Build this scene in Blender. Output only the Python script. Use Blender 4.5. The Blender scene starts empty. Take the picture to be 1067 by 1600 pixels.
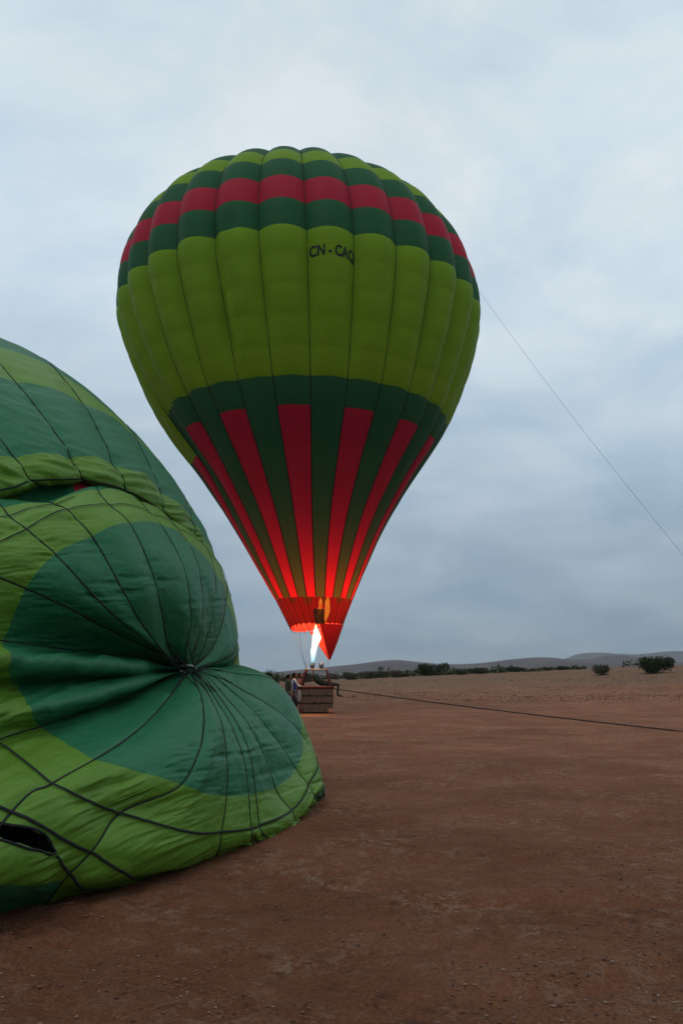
import bpy, math, random
import numpy as np
from mathutils import Vector, Matrix

random.seed(7)
rng = np.random.default_rng(11)
scene = bpy.context.scene
COL = scene.collection

# ------------------------------------------------------------------ camera
F_PX, HOR, EYE = 1200.0, 1054.0, 1.72          # focal length and horizon line in photo pixels, eye height in m
PITCH = math.atan((HOR - 800.0) / F_PX)
CP, SP = math.cos(PITCH), math.sin(PITCH)
cam_d = bpy.data.cameras.new('camera')
cam_d.sensor_fit = 'VERTICAL'
cam_d.sensor_height = 36.0
cam_d.lens = 36.0 * F_PX / 1600.0
cam_d.clip_start = 0.1
cam_d.clip_end = 20000
cam = bpy.data.objects.new('camera', cam_d)
COL.objects.link(cam)
cam.location = (0, 0, EYE)
cam.rotation_euler = (math.radians(90) + PITCH, 0, 0)
scene.camera = cam

# ------------------------------------------------------------------ overcast sky
SUN_EL, SUN_ROT = math.radians(52), math.radians(200)
world = bpy.data.worlds.new('World')
scene.world = world
world.use_nodes = True
wt = world.node_tree
for n in list(wt.nodes):
    wt.nodes.remove(n)
def wn(t, **kw):
    n = wt.nodes.new(t)
    for k, v in kw.items():
        setattr(n, k, v)
    return n
def wl(a, b): wt.links.new(a, b)
def wmath(op, a, b=None):
    n = wn('ShaderNodeMath', operation=op)
    for i, v in enumerate((a, b)):
        if v is None: continue
        if isinstance(v, (int, float)): n.inputs[i].default_value = v
        else: wl(v, n.inputs[i])
    return n.outputs[0]
tc = wn('ShaderNodeTexCoord')
sep = wn('ShaderNodeSeparateXYZ'); wl(tc.outputs['Generated'], sep.inputs[0])
elev = wmath('MAXIMUM', sep.outputs[2], 0.0)
ramp = wn('ShaderNodeValToRGB')
cr = ramp.color_ramp
cr.interpolation = 'B_SPLINE'
cr.elements[0].position = 0.0; cr.elements[0].color = (0.225, 0.305, 0.385, 1)
cr.elements[1].position = 1.0; cr.elements[1].color = (0.66, 0.75, 0.81, 1)
for pos, c in ((0.10, (0.295, 0.385, 0.47)), (0.24, (0.455, 0.565, 0.665)), (0.42, (0.67, 0.785, 0.87)), (0.60, (0.74, 0.835, 0.895))):
    e = cr.elements.new(pos); e.color = (*c, 1)
wl(elev, ramp.inputs[0])
den = wmath('ADD', elev, 0.34)
cx = wmath('DIVIDE', sep.outputs[0], den); cy = wmath('DIVIDE', sep.outputs[1], den)
comb = wn('ShaderNodeCombineXYZ'); wl(cx, comb.inputs[0]); wl(cy, comb.inputs[1])
mp = wn('ShaderNodeMapping'); mp.inputs['Scale'].default_value = (1.0, 1.25, 1); mp.inputs['Rotation'].default_value = (0, 0, 0.35)
wl(comb.outputs[0], mp.inputs[0])
nz1 = wn('ShaderNodeTexNoise'); nz1.inputs['Scale'].default_value = 2.6; nz1.inputs['Detail'].default_value = 8; nz1.inputs['Roughness'].default_value = 0.56; nz1.inputs['Distortion'].default_value = 0.25
nz2 = wn('ShaderNodeTexNoise'); nz2.inputs['Scale'].default_value = 0.9; nz2.inputs['Detail'].default_value = 3
wl(mp.outputs[0], nz1.inputs['Vector']); wl(mp.outputs[0], nz2.inputs['Vector'])
cl = wmath('ADD', wmath('MULTIPLY', nz1.outputs['Fac'], 0.62), wmath('MULTIPLY', nz2.outputs['Fac'], 0.42))
cl = wmath('ADD', cl, 0.48)
vm0 = wn('ShaderNodeVectorMath', operation='SCALE'); wl(ramp.outputs[0], vm0.inputs[0]); wl(cl, vm0.inputs['Scale'])
# thin places in the cloud deck look a little bluer
tint = wn('ShaderNodeValToRGB'); tint.color_ramp.elements[0].position = 0.36; tint.color_ramp.elements[0].color = (0.90, 0.975, 1.03, 1)
tint.color_ramp.elements[1].position = 0.58; tint.color_ramp.elements[1].color = (1.03, 1.0, 0.98, 1)
wl(nz1.outputs['Fac'], tint.inputs[0])
vm = wn('ShaderNodeVectorMath', operation='MULTIPLY'); wl(vm0.outputs[0], vm.inputs[0]); wl(tint.outputs[0], vm.inputs[1])
sky = wn('ShaderNodeTexSky'); sky.sky_type = 'NISHITA'; sky.sun_disc = False; sky.sun_elevation = SUN_EL; sky.sun_rotation = SUN_ROT
sk = wn('ShaderNodeVectorMath', operation='SCALE'); sk.inputs['Scale'].default_value = 0.08; wl(sky.outputs[0], sk.inputs[0])
mixs = wn('ShaderNodeMix', data_type='RGBA'); mixs.inputs['Factor'].default_value = 0.93
wl(sk.outputs[0], mixs.inputs['A']); wl(vm.outputs[0], mixs.inputs['B'])
bg = wn('ShaderNodeBackground'); bg.inputs['Strength'].default_value = 1.0
wl(mixs.outputs['Result'], bg.inputs['Color'])
wo = wn('ShaderNodeOutputWorld'); wl(bg.outputs[0], wo.inputs['Surface'])

sun_d = bpy.data.lights.new('sun', 'SUN'); sun_d.energy = 0.5; sun_d.angle = math.radians(25); sun_d.color = (1.0, 0.97, 0.92)
sun = bpy.data.objects.new('sun', sun_d); COL.objects.link(sun)
sdir = Vector((math.sin(SUN_ROT) * math.cos(SUN_EL), math.cos(SUN_ROT) * math.cos(SUN_EL), math.sin(SUN_EL)))
sun.rotation_euler = sdir.to_track_quat('Z', 'Y').to_euler()

scene.view_settings.view_transform = 'Standard'
scene.view_settings.look = 'None'
scene.view_settings.exposure = 0.0
scene.view_settings.gamma = 1.0
scene.cycles.max_bounces = 8
scene.cycles.transparent_max_bounces = 16
scene.cycles.volume_bounces = 0
scene.cycles.use_denoising = True

# ------------------------------------------------------------------ helpers
def ray(px, py, Y):
    """World point at depth Y (m ahead of the camera) seen at a photo pixel."""
    a = (px - 533.5) / F_PX; b = (800.0 - py) / F_PX
    d = np.array([a, CP - b * SP, SP + b * CP])
    return d * (Y / d[1]) + np.array([0, 0, EYE])
def to_px(P):
    d = P - np.array([0, 0, EYE]); z = d[..., 1] * CP + d[..., 2] * SP; u = -d[..., 1] * SP + d[..., 2] * CP
    return 533.5 + F_PX * d[..., 0] / z, 800 - F_PX * u / z
def hermite(xk, yk, x):
    """Smooth curve through knots; yk may be (n, d)."""
    xk = np.asarray(xk, float); yk = np.asarray(yk, float); x = np.asarray(x, float)
    flat = yk.ndim == 1
    if flat: yk = yk[:, None]
    h = np.diff(xk)[:, None]; dl = np.diff(yk, axis=0) / h
    m = np.zeros_like(yk)
    m[1:-1] = (dl[1:] * h[:-1] + dl[:-1] * h[1:]) / (h[1:] + h[:-1])
    m[0] = dl[0]; m[-1] = dl[-1]
    i = np.clip(np.searchsorted(xk, x, side='right') - 1, 0, len(h) - 1)
    hh = h[i]; t = ((x - xk[i])[:, None]) / hh
    r = (1 + 2*t)*(1-t)**2*yk[i] + t*(1-t)**2*hh*m[i] + t*t*(3-2*t)*yk[i+1] + t*t*(t-1)*hh*m[i+1]
    return r[:, 0] if flat else r
def sstep(a, b, x):
    t = np.clip((np.asarray(x, float) - a) / (b - a), 0, 1)
    return t * t * (3 - 2 * t)
_tab = rng.random((256, 256))
def vnoise(x, y):
    x = np.asarray(x, float); y = np.asarray(y, float)
    xi = np.floor(x).astype(int); yi = np.floor(y).astype(int)
    fx = x - xi; fy = y - yi
    fx = fx*fx*fx*(fx*(fx*6-15)+10); fy = fy*fy*fy*(fy*(fy*6-15)+10)
    g = lambda a, b: _tab[a & 255, b & 255]
    return (g(xi, yi)*(1-fx) + g(xi+1, yi)*fx)*(1-fy) + (g(xi, yi+1)*(1-fx) + g(xi+1, yi+1)*fx)*fy - 0.5
def fbm(x, y, octv=4, gain=0.5):
    s = 0; a = 1.0
    for k in range(octv):
        s = s + a * vnoise(x * 2**k + 17.3*k, y * 2**k + 5.1*k); a *= gain
    return s

def mesh_obj(name, verts, faces, mat, parent=None, smooth=True, normals=None, origin=None, mats=None, midx=None):
    v = np.asarray(verts, float)
    if origin is None:
        origin = np.array(ROOTLOC.get(root_of(parent), (0, 0, 0))) if parent is not None else np.zeros(3)
    v = v - np.asarray(origin)
    me = bpy.data.meshes.new(name)
    me.from_pydata(v.tolist(), [], faces if isinstance(faces, list) else faces.tolist())
    for m_ in (mats or [mat]):
        me.materials.append(m_)
    if midx is not None:
        me.polygons.foreach_set('material_index', np.asarray(midx, np.int32))
    me.polygons.foreach_set('use_smooth', np.full(len(me.polygons), bool(smooth)))
    if normals is not None:
        me.normals_split_custom_set_from_vertices(np.asarray(normals, float).tolist())
    me.update()
    o = bpy.data.objects.new(name, me)
    COL.objects.link(o)
    if parent is not None:
        o.parent = parent
    else:
        o.location = tuple(origin)
    return o
ROOTLOC = {}
def root_of(o):
    while o is not None and o.parent is not None: o = o.parent
    return o.name if o is not None else None
def thing(name, label, cat, loc, group=None):
    o = bpy.data.objects.new(name, None); COL.objects.link(o)
    o.location = tuple(loc); o.empty_display_size = 0.3
    o['label'] = label; o['category'] = cat
    if group: o['group'] = group
    ROOTLOC[o.name] = tuple(loc)
    return o
def tag(o, label, cat, group=None):
    o['label'] = label; o['category'] = cat
    if group: o['group'] = group
    return o
def setting(o, kind='structure', label=None):
    o['kind'] = kind
    if label: o['label'] = label
    return o

class MB:
    def __init__(s): s.v = []; s.f = []
    def add(s, v, f):
        n = len(s.v); s.v.extend([tuple(p) for p in v]); s.f.extend([tuple(i + n for i in q) for q in f]); return s
    def box(s, lo, hi, bev=0.0, rot=None, at=(0, 0, 0)):
        lo = np.array(lo, float); hi = np.array(hi, float); c = (lo + hi) / 2; e = (hi - lo) / 2
        b = min(bev, e.min() * 0.9)
        P = []; 
        for sx in (-1, 1):
            for sy in (-1, 1):
                for sz in (-1, 1):
                    S = np.array([sx, sy, sz])
                    for k in range(3):
                        q = e - b; q = q.copy(); q[k] = e[k]; P.append(c + S * q)
        P = np.array(P)
        if b == 0:
            P = P[::3]
        if rot is not None: P = P @ np.array(rot).T
        P = P + np.array(at)
        import bmesh
        bm = bmesh.new()
        for p in P: bm.verts.new(p)
        r = bmesh.ops.convex_hull(bm, input=bm.verts)
        bm.verts.index_update()
        vs = [tuple(v.co) for v in bm.verts]; fs = [tuple(v.index for v in f.verts) for f in bm.faces]
        bm.free()
        return s.add(vs, fs)
    def tube(s, pts, r, n=6, cap=True, flat=1.0, up=None):
        pts = np.array(pts, float); k = len(pts)
        r = np.full(k, r) if np.isscalar(r) else np.array(r, float)
        T = np.gradient(pts, axis=0); T /= np.linalg.norm(T, axis=1)[:, None] + 1e-12
        if up is None:
            a = np.array([0, 0, 1.0]) if abs(T[0][2]) < 0.9 else np.array([1.0, 0, 0])
            U = np.zeros_like(pts); u = np.cross(T[0], a); u /= np.linalg.norm(u)
            for i in range(k):
                u = u - T[i] * (u @ T[i]); u /= np.linalg.norm(u) + 1e-12; U[i] = u
            W = np.cross(T, U)
        else:
            W = np.array(up, float); W = W - T * (W * T).sum(1)[:, None]; W /= np.linalg.norm(W, axis=1)[:, None] + 1e-12
            U = np.cross(T, W)
        V = []
        for i in range(k):
            for j in range(n):
                a = 2 * math.pi * j / n
                V.append(pts[i] + r[i] * (U[i] * math.cos(a) + W[i] * math.sin(a) * flat))
        Fq = [(i*n + j, i*n + (j+1) % n, (i+1)*n + (j+1) % n, (i+1)*n + j) for i in range(k-1) for j in range(n)]
        if cap:
            Fq.append(tuple(range(n))[::-1]); Fq.append(tuple(range((k-1)*n, k*n)))
        return s.add(V, Fq)
    def ball(s, c, r, nu=10, nv=7):
        r = np.array(r) * np.ones(3); V = [np.array(c) + r * np.array([0, 0, -1])]
        for i in range(1, nv):
            a = -math.pi/2 + math.pi*i/nv
            for j in range(nu):
                b = 2*math.pi*j/nu
                V.append(np.array(c) + r * np.array([math.cos(a)*math.cos(b), math.cos(a)*math.sin(b), math.sin(a)]))
        V.append(np.array(c) + r * np.array([0, 0, 1])); L = len(V) - 1
        Fq = [(0, 1 + (j+1) % nu, 1 + j) for j in range(nu)]
        for i in range(nv - 2):
            for j in range(nu):
                a = 1 + i*nu
                Fq.append((a + j, a + (j+1) % nu, a + nu + (j+1) % nu, a + nu + j))
        a = 1 + (nv-2)*nu
        Fq += [(a + j, a + (j+1) % nu, L) for j in range(nu)]
        return s.add(V, Fq)
    def obj(s, name, mat, parent=None, smooth=False, origin=None):
        return mesh_obj(name, s.v, s.f, mat, parent, smooth, origin=origin)

def grid_faces(nu, nv, flip=False):
    i, j = np.meshgrid(np.arange(nu-1), np.arange(nv-1), indexing='ij')
    a = (i*nv + j).ravel(); b = ((i+1)*nv + j).ravel(); c = ((i+1)*nv + j+1).ravel(); d = (i*nv + j+1).ravel()
    return np.stack([a, d, c, b] if flip else [a, b, c, d], 1)
def grid_normals(P, periodic=False):
    if periodic:
        du = np.roll(P, -1, 0) - np.roll(P, 1, 0)
    else:
        du = np.gradient(P, axis=0)
    dv = np.gradient(P, axis=1)
    N = np.cross(du, dv); L = np.linalg.norm(N, axis=2, keepdims=True)
    return N / (L + 1e-12)

# ------------------------------------------------------------------ materials
def new_mat(name):
    m = bpy.data.materials.new(name); m.use_nodes = True
    nt = m.node_tree
    for n in list(nt.nodes): nt.nodes.remove(n)
    out = nt.nodes.new('ShaderNodeOutputMaterial')
    return m, nt, out
def N(nt, t, ins=None, **kw):
    n = nt.nodes.new(t)
    for k, v in kw.items(): setattr(n, k, v)
    for k, v in (ins or {}).items():
        s = n.inputs[k]
        if hasattr(v, 'is_linked') or hasattr(v, 'links'): nt.links.new(v, s)
        else: s.default_value = v
    return n
def simple(name, col, rough=0.7, var=0.25, scale=8.0, bump=0.0, metal=0.0, spec=0.3, bscale=None):
    m, nt, out = new_mat(name)
    t = N(nt, 'ShaderNodeTexCoord')
    nz = N(nt, 'ShaderNodeTexNoise', {'Vector': t.outputs['Object'], 'Scale': scale, 'Detail': 6.0})
    mr = N(nt, 'ShaderNodeMapRange', {'Value': nz.outputs['Fac'], 'From Min': 0.25, 'From Max': 0.75, 'To Min': 1 - var, 'To Max': 1 + var})
    sc = N(nt, 'ShaderNodeVectorMath', operation='SCALE'); sc.inputs[0].default_value = col; nt.links.new(mr.outputs[0], sc.inputs['Scale'])
    b = N(nt, 'ShaderNodeBsdfPrincipled', {'Base Color': sc.outputs[0], 'Roughness': rough, 'Metallic': metal})
    b.inputs['Specular IOR Level'].default_value = spec
    if bump:
        n2 = N(nt, 'ShaderNodeTexNoise', {'Vector': t.outputs['Object'], 'Scale': bscale or scale * 3, 'Detail': 5.0})
        bp = N(nt, 'ShaderNodeBump', {'Height': n2.outputs['Fac'], 'Strength': bump, 'Distance': 0.02})
        nt.links.new(bp.outputs[0], b.inputs['Normal'])
    nt.links.new(b.outputs[0], out.inputs['Surface'])
    return m
def fabric(name, col, trans=0.12, see=0.0, wr=0.12, wscale=1.2, tcol=None, spec=0.12, rough=0.6):
    """Coated nylon: a slightly glossy cloth that lets a little light through."""
    m, nt, out = new_mat(name)
    t = N(nt, 'ShaderNodeTexCoord')
    nz = N(nt, 'ShaderNodeTexNoise', {'Vector': t.outputs['Object'], 'Scale': 0.9, 'Detail': 5.0, 'Roughness': 0.6})
    mr = N(nt, 'ShaderNodeMapRange', {'Value': nz.outputs['Fac'], 'From Min': 0.3, 'From Max': 0.7, 'To Min': 0.95, 'To Max': 1.05})
    sc = N(nt, 'ShaderNodeVectorMath', operation='SCALE'); sc.inputs[0].default_value = col; nt.links.new(mr.outputs[0], sc.inputs['Scale'])
    b = N(nt, 'ShaderNodeBsdfPrincipled', {'Base Color': sc.outputs[0], 'Roughness': rough})
    b.inputs['Specular IOR Level'].default_value = spec
    n2 = N(nt, 'ShaderNodeTexNoise', {'Vector': t.outputs['Object'], 'Scale': wscale, 'Detail': 5.0, 'Roughness': 0.55, 'Distortion': 0.8})
    bp = N(nt, 'ShaderNodeBump', {'Height': n2.outputs['Fac'], 'Strength': wr, 'Distance': 0.06})
    nt.links.new(bp.outputs[0], b.inputs['Normal'])
    tr = N(nt, 'ShaderNodeBsdfTranslucent')
    if tcol: tr.inputs['Color'].default_value = (*tcol, 1)
    else: nt.links.new(sc.outputs[0], tr.inputs['Color'])
    mx = N(nt, 'ShaderNodeMixShader', {0: trans}); nt.links.new(b.outputs[0], mx.inputs[1]); nt.links.new(tr.outputs[0], mx.inputs[2])
    last = mx
    if see:
        tp = N(nt, 'ShaderNodeBsdfTransparent', {'Color': (1.0, 0.62, 0.30, 1)})
        m2 = N(nt, 'ShaderNodeMixShader', {0: see}); nt.links.new(mx.outputs[0], m2.inputs[1]); nt.links.new(tp.outputs[0], m2.inputs[2]); last = m2
    nt.links.new(last.outputs[0], out.inputs['Surface'])
    return m
LIME, DARK, RED = (0.126, 0.236, 0.008), (0.009, 0.078, 0.027), (0.32, 0.012, 0.030)
f_lime = fabric('lime_nylon', LIME, trans=0.12, tcol=(0.32, 0.28, 0.01))
f_dark = fabric('dark_green_nylon', DARK, trans=0.12, tcol=(0.13, 0.072, 0.005))
f_red = fabric('red_nylon', RED, trans=0.16, tcol=(0.60, 0.012, 0.008))
f_skirt = fabric('red_heatproof_cloth', (0.22, 0.006, 0.008), trans=0.022, see=0.07, tcol=(0.55, 0.012, 0.008))
g_lime = fabric('limp_lime_nylon', (0.100, 0.212, 0.020), trans=0.12, wr=0.32, wscale=5.0, spec=0.28, rough=0.5)
g_dark = fabric('limp_green_nylon', (0.018, 0.135, 0.055), trans=0.12, wr=0.32, wscale=5.0, spec=0.28, rough=0.5)
g_red = fabric('limp_red_nylon', (0.33, 0.02, 0.03), trans=0.1)
m_tape = simple('black_webbing', (0.010, 0.012, 0.012), rough=0.8, var=0.3, scale=30)
m_rope = simple('brown_rope', (0.035, 0.022, 0.018), rough=0.9, var=0.3, scale=40, bump=0.4)
m_line = simple('grey_cord', (0.16, 0.17, 0.18), rough=0.8)
m_cable = simple('steel_cable', (0.16, 0.15, 0.15), rough=0.7)
m_steel = simple('dull_steel', (0.28, 0.27, 0.26), rough=0.4, metal=0.8, var=0.2)
m_black = simple('black_print', (0.008, 0.009, 0.012), rough=0.7)
m_leather = simple('red_brown_leather', (0.075, 0.011, 0.010), rough=0.6, var=0.3, bump=0.3)
m_tan = simple('tan_leather', (0.30, 0.12, 0.06), rough=0.6, var=0.3, bump=0.2)

# ------------------------------------------------------------------ ground
def terrain(x, y):
    x = np.asarray(x, float); y = np.asarray(y, float)
    rise = sstep(42, 112, y)
    crest = 0.95 + 0.042 * np.clip(x, -20, 80) + 0.0
    z = rise * crest
    far = sstep(120, 230, y)
    z = z * (1 - far) + far * 1.0
    near = 1 - sstep(30, 70, y)
    d = 1 - sstep(12, 40, y) * 0.55
    z = z + fbm(x * 0.16, y * 0.16, 3) * 0.07 * sstep(3, 9, y)
    z = z + fbm(x * 0.7, y * 0.7, 3, 0.42) * 0.020 * d
    z = z + fbm(x * 4.0 + 9, y * 4.0, 3) * 0.085 * d * (1 - 0.8 * sstep(7, 16, y)) * (0.10 + 1.8*np.clip(fbm(x*0.5+40, y*0.5, 3)+0.05, 0, 1))
    # shallow wheel ruts that cross the foreground
    for off, amp in ((0.0, 0.055), (1.5, 0.048), (3.6, 0.036)):
        c = 4.3 + off + 0.20 * x + 0.35 * np.sin(x * 0.5 + off)
        u = (y - c) / 0.16
        z = z - amp * np.exp(-u*u) * sstep(-0.5, 1.2, x) + 0.6*amp * np.exp(-((np.abs(u) - 1.7)/0.7)**2) * sstep(-0.5, 1.2, x) * (0.6 + vnoise(x*5, y*5))
    # a low scarp on the right and bumps in the stony field
    c = 62 + 0.10 * x + 2.0 * vnoise(x * 0.12, 3.3)
    z = z + (0.50 * np.exp(-((y - c) / 1.2)**2)) * sstep(17, 24, x) * (0.8 + 0.8 * vnoise(x * 0.8, 1.0))
    z = z + fbm(x * 0.35, y * 0.2 + 7, 3) * 0.16 * sstep(38, 55, y) * (1 - sstep(110, 150, y))
    return z
def ground_at(px, py, lo=2.0, hi=400.0):
    """First ground point along a pixel's ray."""
    Y = np.geomspace(lo, hi, 1500)
    a = (px - 533.5) / F_PX; b = (800.0 - py) / F_PX
    d = np.array([a, CP - b * SP, SP + b * CP]); s = Y / d[1]
    X = d[0] * s; Z = EYE + d[2] * s
    g = terrain(X, Y)
    k = np.nonzero(Z <= g)[0]
    i = k[0] if len(k) else len(Y) - 1
    return np.array([X[i], Y[i], float(g[i])])

ys = np.concatenate([np.linspace(-30, 1.6, 40), np.geomspace(1.7, 9000, 560)])
ss = np.linspace(-1, 1, 361)
ss = ss * (0.55 + 0.45 * ss * ss)
W = np.where(ys < 3, 9.0, 6.0 + 1.0 * ys)
GX = ss[:, None] * W[None, :] * 1.6; GY = np.repeat(ys[None, :], len(ss), 0)
GZ = terrain(GX, GY)
gm, nt, out = new_mat('red_desert_soil')
geo = N(nt, 'ShaderNodeNewGeometry')
def gnoise(scale, detail=6.0, rough=0.55, vec=None, dist=0.0):
    return N(nt, 'ShaderNodeTexNoise', {'Vector': vec or geo.outputs['Position'], 'Scale': scale, 'Detail': detail, 'Roughness': rough, 'Distortion': dist}).outputs['Fac']
def gramp(fac, stops):
    r = N(nt, 'ShaderNodeValToRGB', {0: fac}); c = r.color_ramp
    c.elements[0].position = stops[0][0]; c.elements[0].color = (*stops[0][1], 1)
    c.elements[1].position = stops[-1][0]; c.elements[1].color = (*stops[-1][1], 1)
    for p, q in stops[1:-1]:
        e = c.elements.new(p); e.color = (*q, 1)
    return r.outputs[0]
def gmix(f, a, b, mode='MIX'):
    n = N(nt, 'ShaderNodeMix', data_type='RGBA', blend_type=mode)
    for k, v in (('Factor', f), ('A', a), ('B', b)):
        if isinstance(v, (tuple, float, int)): n.inputs[k].default_value = (*v, 1) if isinstance(v, tuple) else v
        else: nt.links.new(v, n.inputs[k])
    return n.outputs['Result']
strv = N(nt, 'ShaderNodeMapping', {'Vector': geo.outputs['Position'], 'Scale': (0.75, 1.0, 1.0), 'Rotation': (0, 0, 0.2)}).outputs[0]
soil = gramp(gnoise(0.35, 14, 0.70, strv), [(0.34, (0.128, 0.049, 0.024)), (0.5, (0.166, 0.066, 0.033)), (0.66, (0.212, 0.090, 0.048))])
pale = gramp(gnoise(3.0, 13, 0.80, strv, 0.3), [(0.53, (0, 0, 0)), (0.61, (1, 1, 1))])
soil = gmix(N(nt, 'ShaderNodeMath', {0: pale, 1: 0.30}, operation='MULTIPLY').outputs[0], soil, (0.225, 0.132, 0.088))
dk = gramp(gnoise(5.0, 12, 0.78, None, 0.4), [(0.57, (0, 0, 0)), (0.63, (1, 1, 1))])
soil = gmix(N(nt, 'ShaderNodeMath', {0: dk, 1: 0.30}, operation='MULTIPLY').outputs[0], soil, (0.055, 0.026, 0.019))
patch_ = gramp(gnoise(0.9, 5, 0.6), [(0.44, (0, 0, 0)), (0.60, (1, 1, 1))])
flake = gramp(gnoise(7.0, 11, 0.76, None, 0.5), [(0.50, (0, 0, 0)), (0.57, (1, 1, 1))])
fm = N(nt, 'ShaderNodeMath', {0: patch_, 1: flake}, operation='MULTIPLY').outputs[0]
soil = gmix(N(nt, 'ShaderNodeMath', {0: fm, 1: 0.72}, operation='MULTIPLY').outputs[0], soil, (0.245, 0.148, 0.100))
patch2 = gramp(gnoise(0.7, 5, 0.6, strv), [(0.42, (1, 1, 1)), (0.56, (0, 0, 0))])
flak2 = gramp(gnoise(6.0, 11, 0.78, None, 0.6), [(0.53, (0, 0, 0)), (0.62, (1, 1, 1))])
fm2 = N(nt, 'ShaderNodeMath', {0: patch2, 1: flak2}, operation='MULTIPLY').outputs[0]
soil = gmix(N(nt, 'ShaderNodeMath', {0: fm2, 1: 0.6}, operation='MULTIPLY').outputs[0], soil, (0.048, 0.022, 0.015))
grain = gramp(gnoise(38.0, 5, 0.7), [(0.3, (0.62, 0.62, 0.62)), (0.7, (1.38, 1.38, 1.38))])
soil = gmix(1.0, soil, grain, 'MULTIPLY')
# soil colour darkened close by and lightened farther out to paint a vignette
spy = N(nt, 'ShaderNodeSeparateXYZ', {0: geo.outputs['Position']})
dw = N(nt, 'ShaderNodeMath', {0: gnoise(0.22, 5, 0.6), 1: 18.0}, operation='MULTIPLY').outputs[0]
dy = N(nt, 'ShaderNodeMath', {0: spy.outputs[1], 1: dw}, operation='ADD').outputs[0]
vignette = N(nt, 'ShaderNodeMapRange', {'Value': dy, 'From Min': 14.0, 'From Max': 34.0, 'To Min': 1.05, 'To Max': 1.38}).outputs[0]
dsc = N(nt, 'ShaderNodeVectorMath', operation='SCALE'); nt.links.new(soil, dsc.inputs[0]); nt.links.new(vignette, dsc.inputs['Scale']); soil = dsc.outputs[0]
# stony field farther out
spx = N(nt, 'ShaderNodeSeparateXYZ', {0: geo.outputs['Position']})
wob = N(nt, 'ShaderNodeMath', {0: gnoise(0.07, 4), 1: 26.0}, operation='MULTIPLY').outputs[0]
yy = N(nt, 'ShaderNodeMath', {0: spx.outputs[1], 1: wob}, operation='ADD').outputs[0]
fld = N(nt, 'ShaderNodeMapRange', {'Value': yy, 'From Min': 64.0, 'From Max': 96.0, 'To Min': 0.0, 'To Max': 0.8}).outputs[0]
stony = gramp(gnoise(1.1, 7, 0.75), [(0.3, (0.095, 0.052, 0.034)), (0.5, (0.148, 0.090, 0.055)), (0.7, (0.205, 0.132, 0.084))])
soil = gmix(fld, soil, stony)
plain = N(nt, 'ShaderNodeMapRange', {'Value': spx.outputs[1], 'From Min': 130.0, 'From Max': 260.0, 'To Min': 0.0, 'To Max': 1.0}).outputs[0]
scr = gramp(gnoise(0.012, 6, 0.7), [(0.35, (0.075, 0.075, 0.040)), (0.65, (0.150, 0.110, 0.075))])
soil = gmix(plain, soil, scr)
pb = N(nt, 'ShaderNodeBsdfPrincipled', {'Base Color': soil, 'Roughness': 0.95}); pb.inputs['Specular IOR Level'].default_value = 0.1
h1 = gnoise(6.0, 12, 0.74); h2 = gnoise(55.0, 4, 0.6)
hs = N(nt, 'ShaderNodeMath', {0: h2, 1: 0.18}, operation='MULTIPLY').outputs[0]
hh = N(nt, 'ShaderNodeMath', {0: h1, 1: hs}, operation='ADD').outputs[0]
bp = N(nt, 'ShaderNodeBump', {'Height': hh, 'Strength': 1.0, 'Distance': 0.08})
nt.links.new(bp.outputs[0], pb.inputs['Normal']); nt.links.new(pb.outputs[0], out.inputs['Surface'])
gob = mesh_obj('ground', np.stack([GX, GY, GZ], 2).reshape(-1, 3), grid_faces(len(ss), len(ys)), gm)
setting(gob)

# ------------------------------------------------------------------ hills
m_hill = simple('bare_hillside', (0.062, 0.044, 0.042), rough=0.95, var=0.45, scale=0.012)
m_hill2 = simple('far_hillside', (0.060, 0.055, 0.055), rough=0.95, var=0.3, scale=0.006)
def ridge(name, pts, Y, mat, depth, seed):
    xs = np.linspace(pts[0][0], pts[-1][0], 260)
    py = hermite([p[0] for p in pts], [p[1] for p in pts], xs)
    rows = np.linspace(-1, 1, 25); P = np.zeros((len(xs), len(rows), 3))
    for i, (px, q) in enumerate(zip(xs, py)):
        top = ray(px, q, Y)
        for j, r in enumerate(rows):
            sh = math.cos(r * math.pi / 2) ** 1.3
            x = top[0]; y = Y + r * depth
            n = fbm(x * 0.007 + seed, y * 0.005, 5, .6) * 0.6
            P[i, j] = (x, y + fbm(x*0.003+seed, 3.0, 3)*depth*0.35*(1-abs(r)), -2 + (top[2] + 2) * max(0.0, sh * (1 + n * (1 - sh) * 2)))
    o = mesh_obj(name, P.reshape(-1, 3), grid_faces(len(xs), len(rows)), mat)
    setting(o)
ridge('hills', [(-700, 1040), (-300, 1046), (0, 1040), (250, 1049), (400, 1053), (440, 1049), (500, 1043), (560, 1037), (600, 1032), (618, 1031), (650, 1034), (700, 1038), (740, 1037), (790, 1031), (832, 1028),
      (875, 1031), (915, 1030), (955, 1024), (985, 1028), (1030, 1033), (1080, 1037), (1300, 1042), (1800, 1044)], 2400, m_hill, 420, 3.0)
ridge('hills', [(-900, 1048), (300, 1050), (700, 1046), (820, 1040), (880, 1030), (905, 1022), (936, 1019), (975, 1021), (1000, 1022), (1040, 1018), (1090, 1019), (1200, 1024), (1400, 1020), (2000, 1034)], 4600, m_hill2, 600, 9.0)

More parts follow.
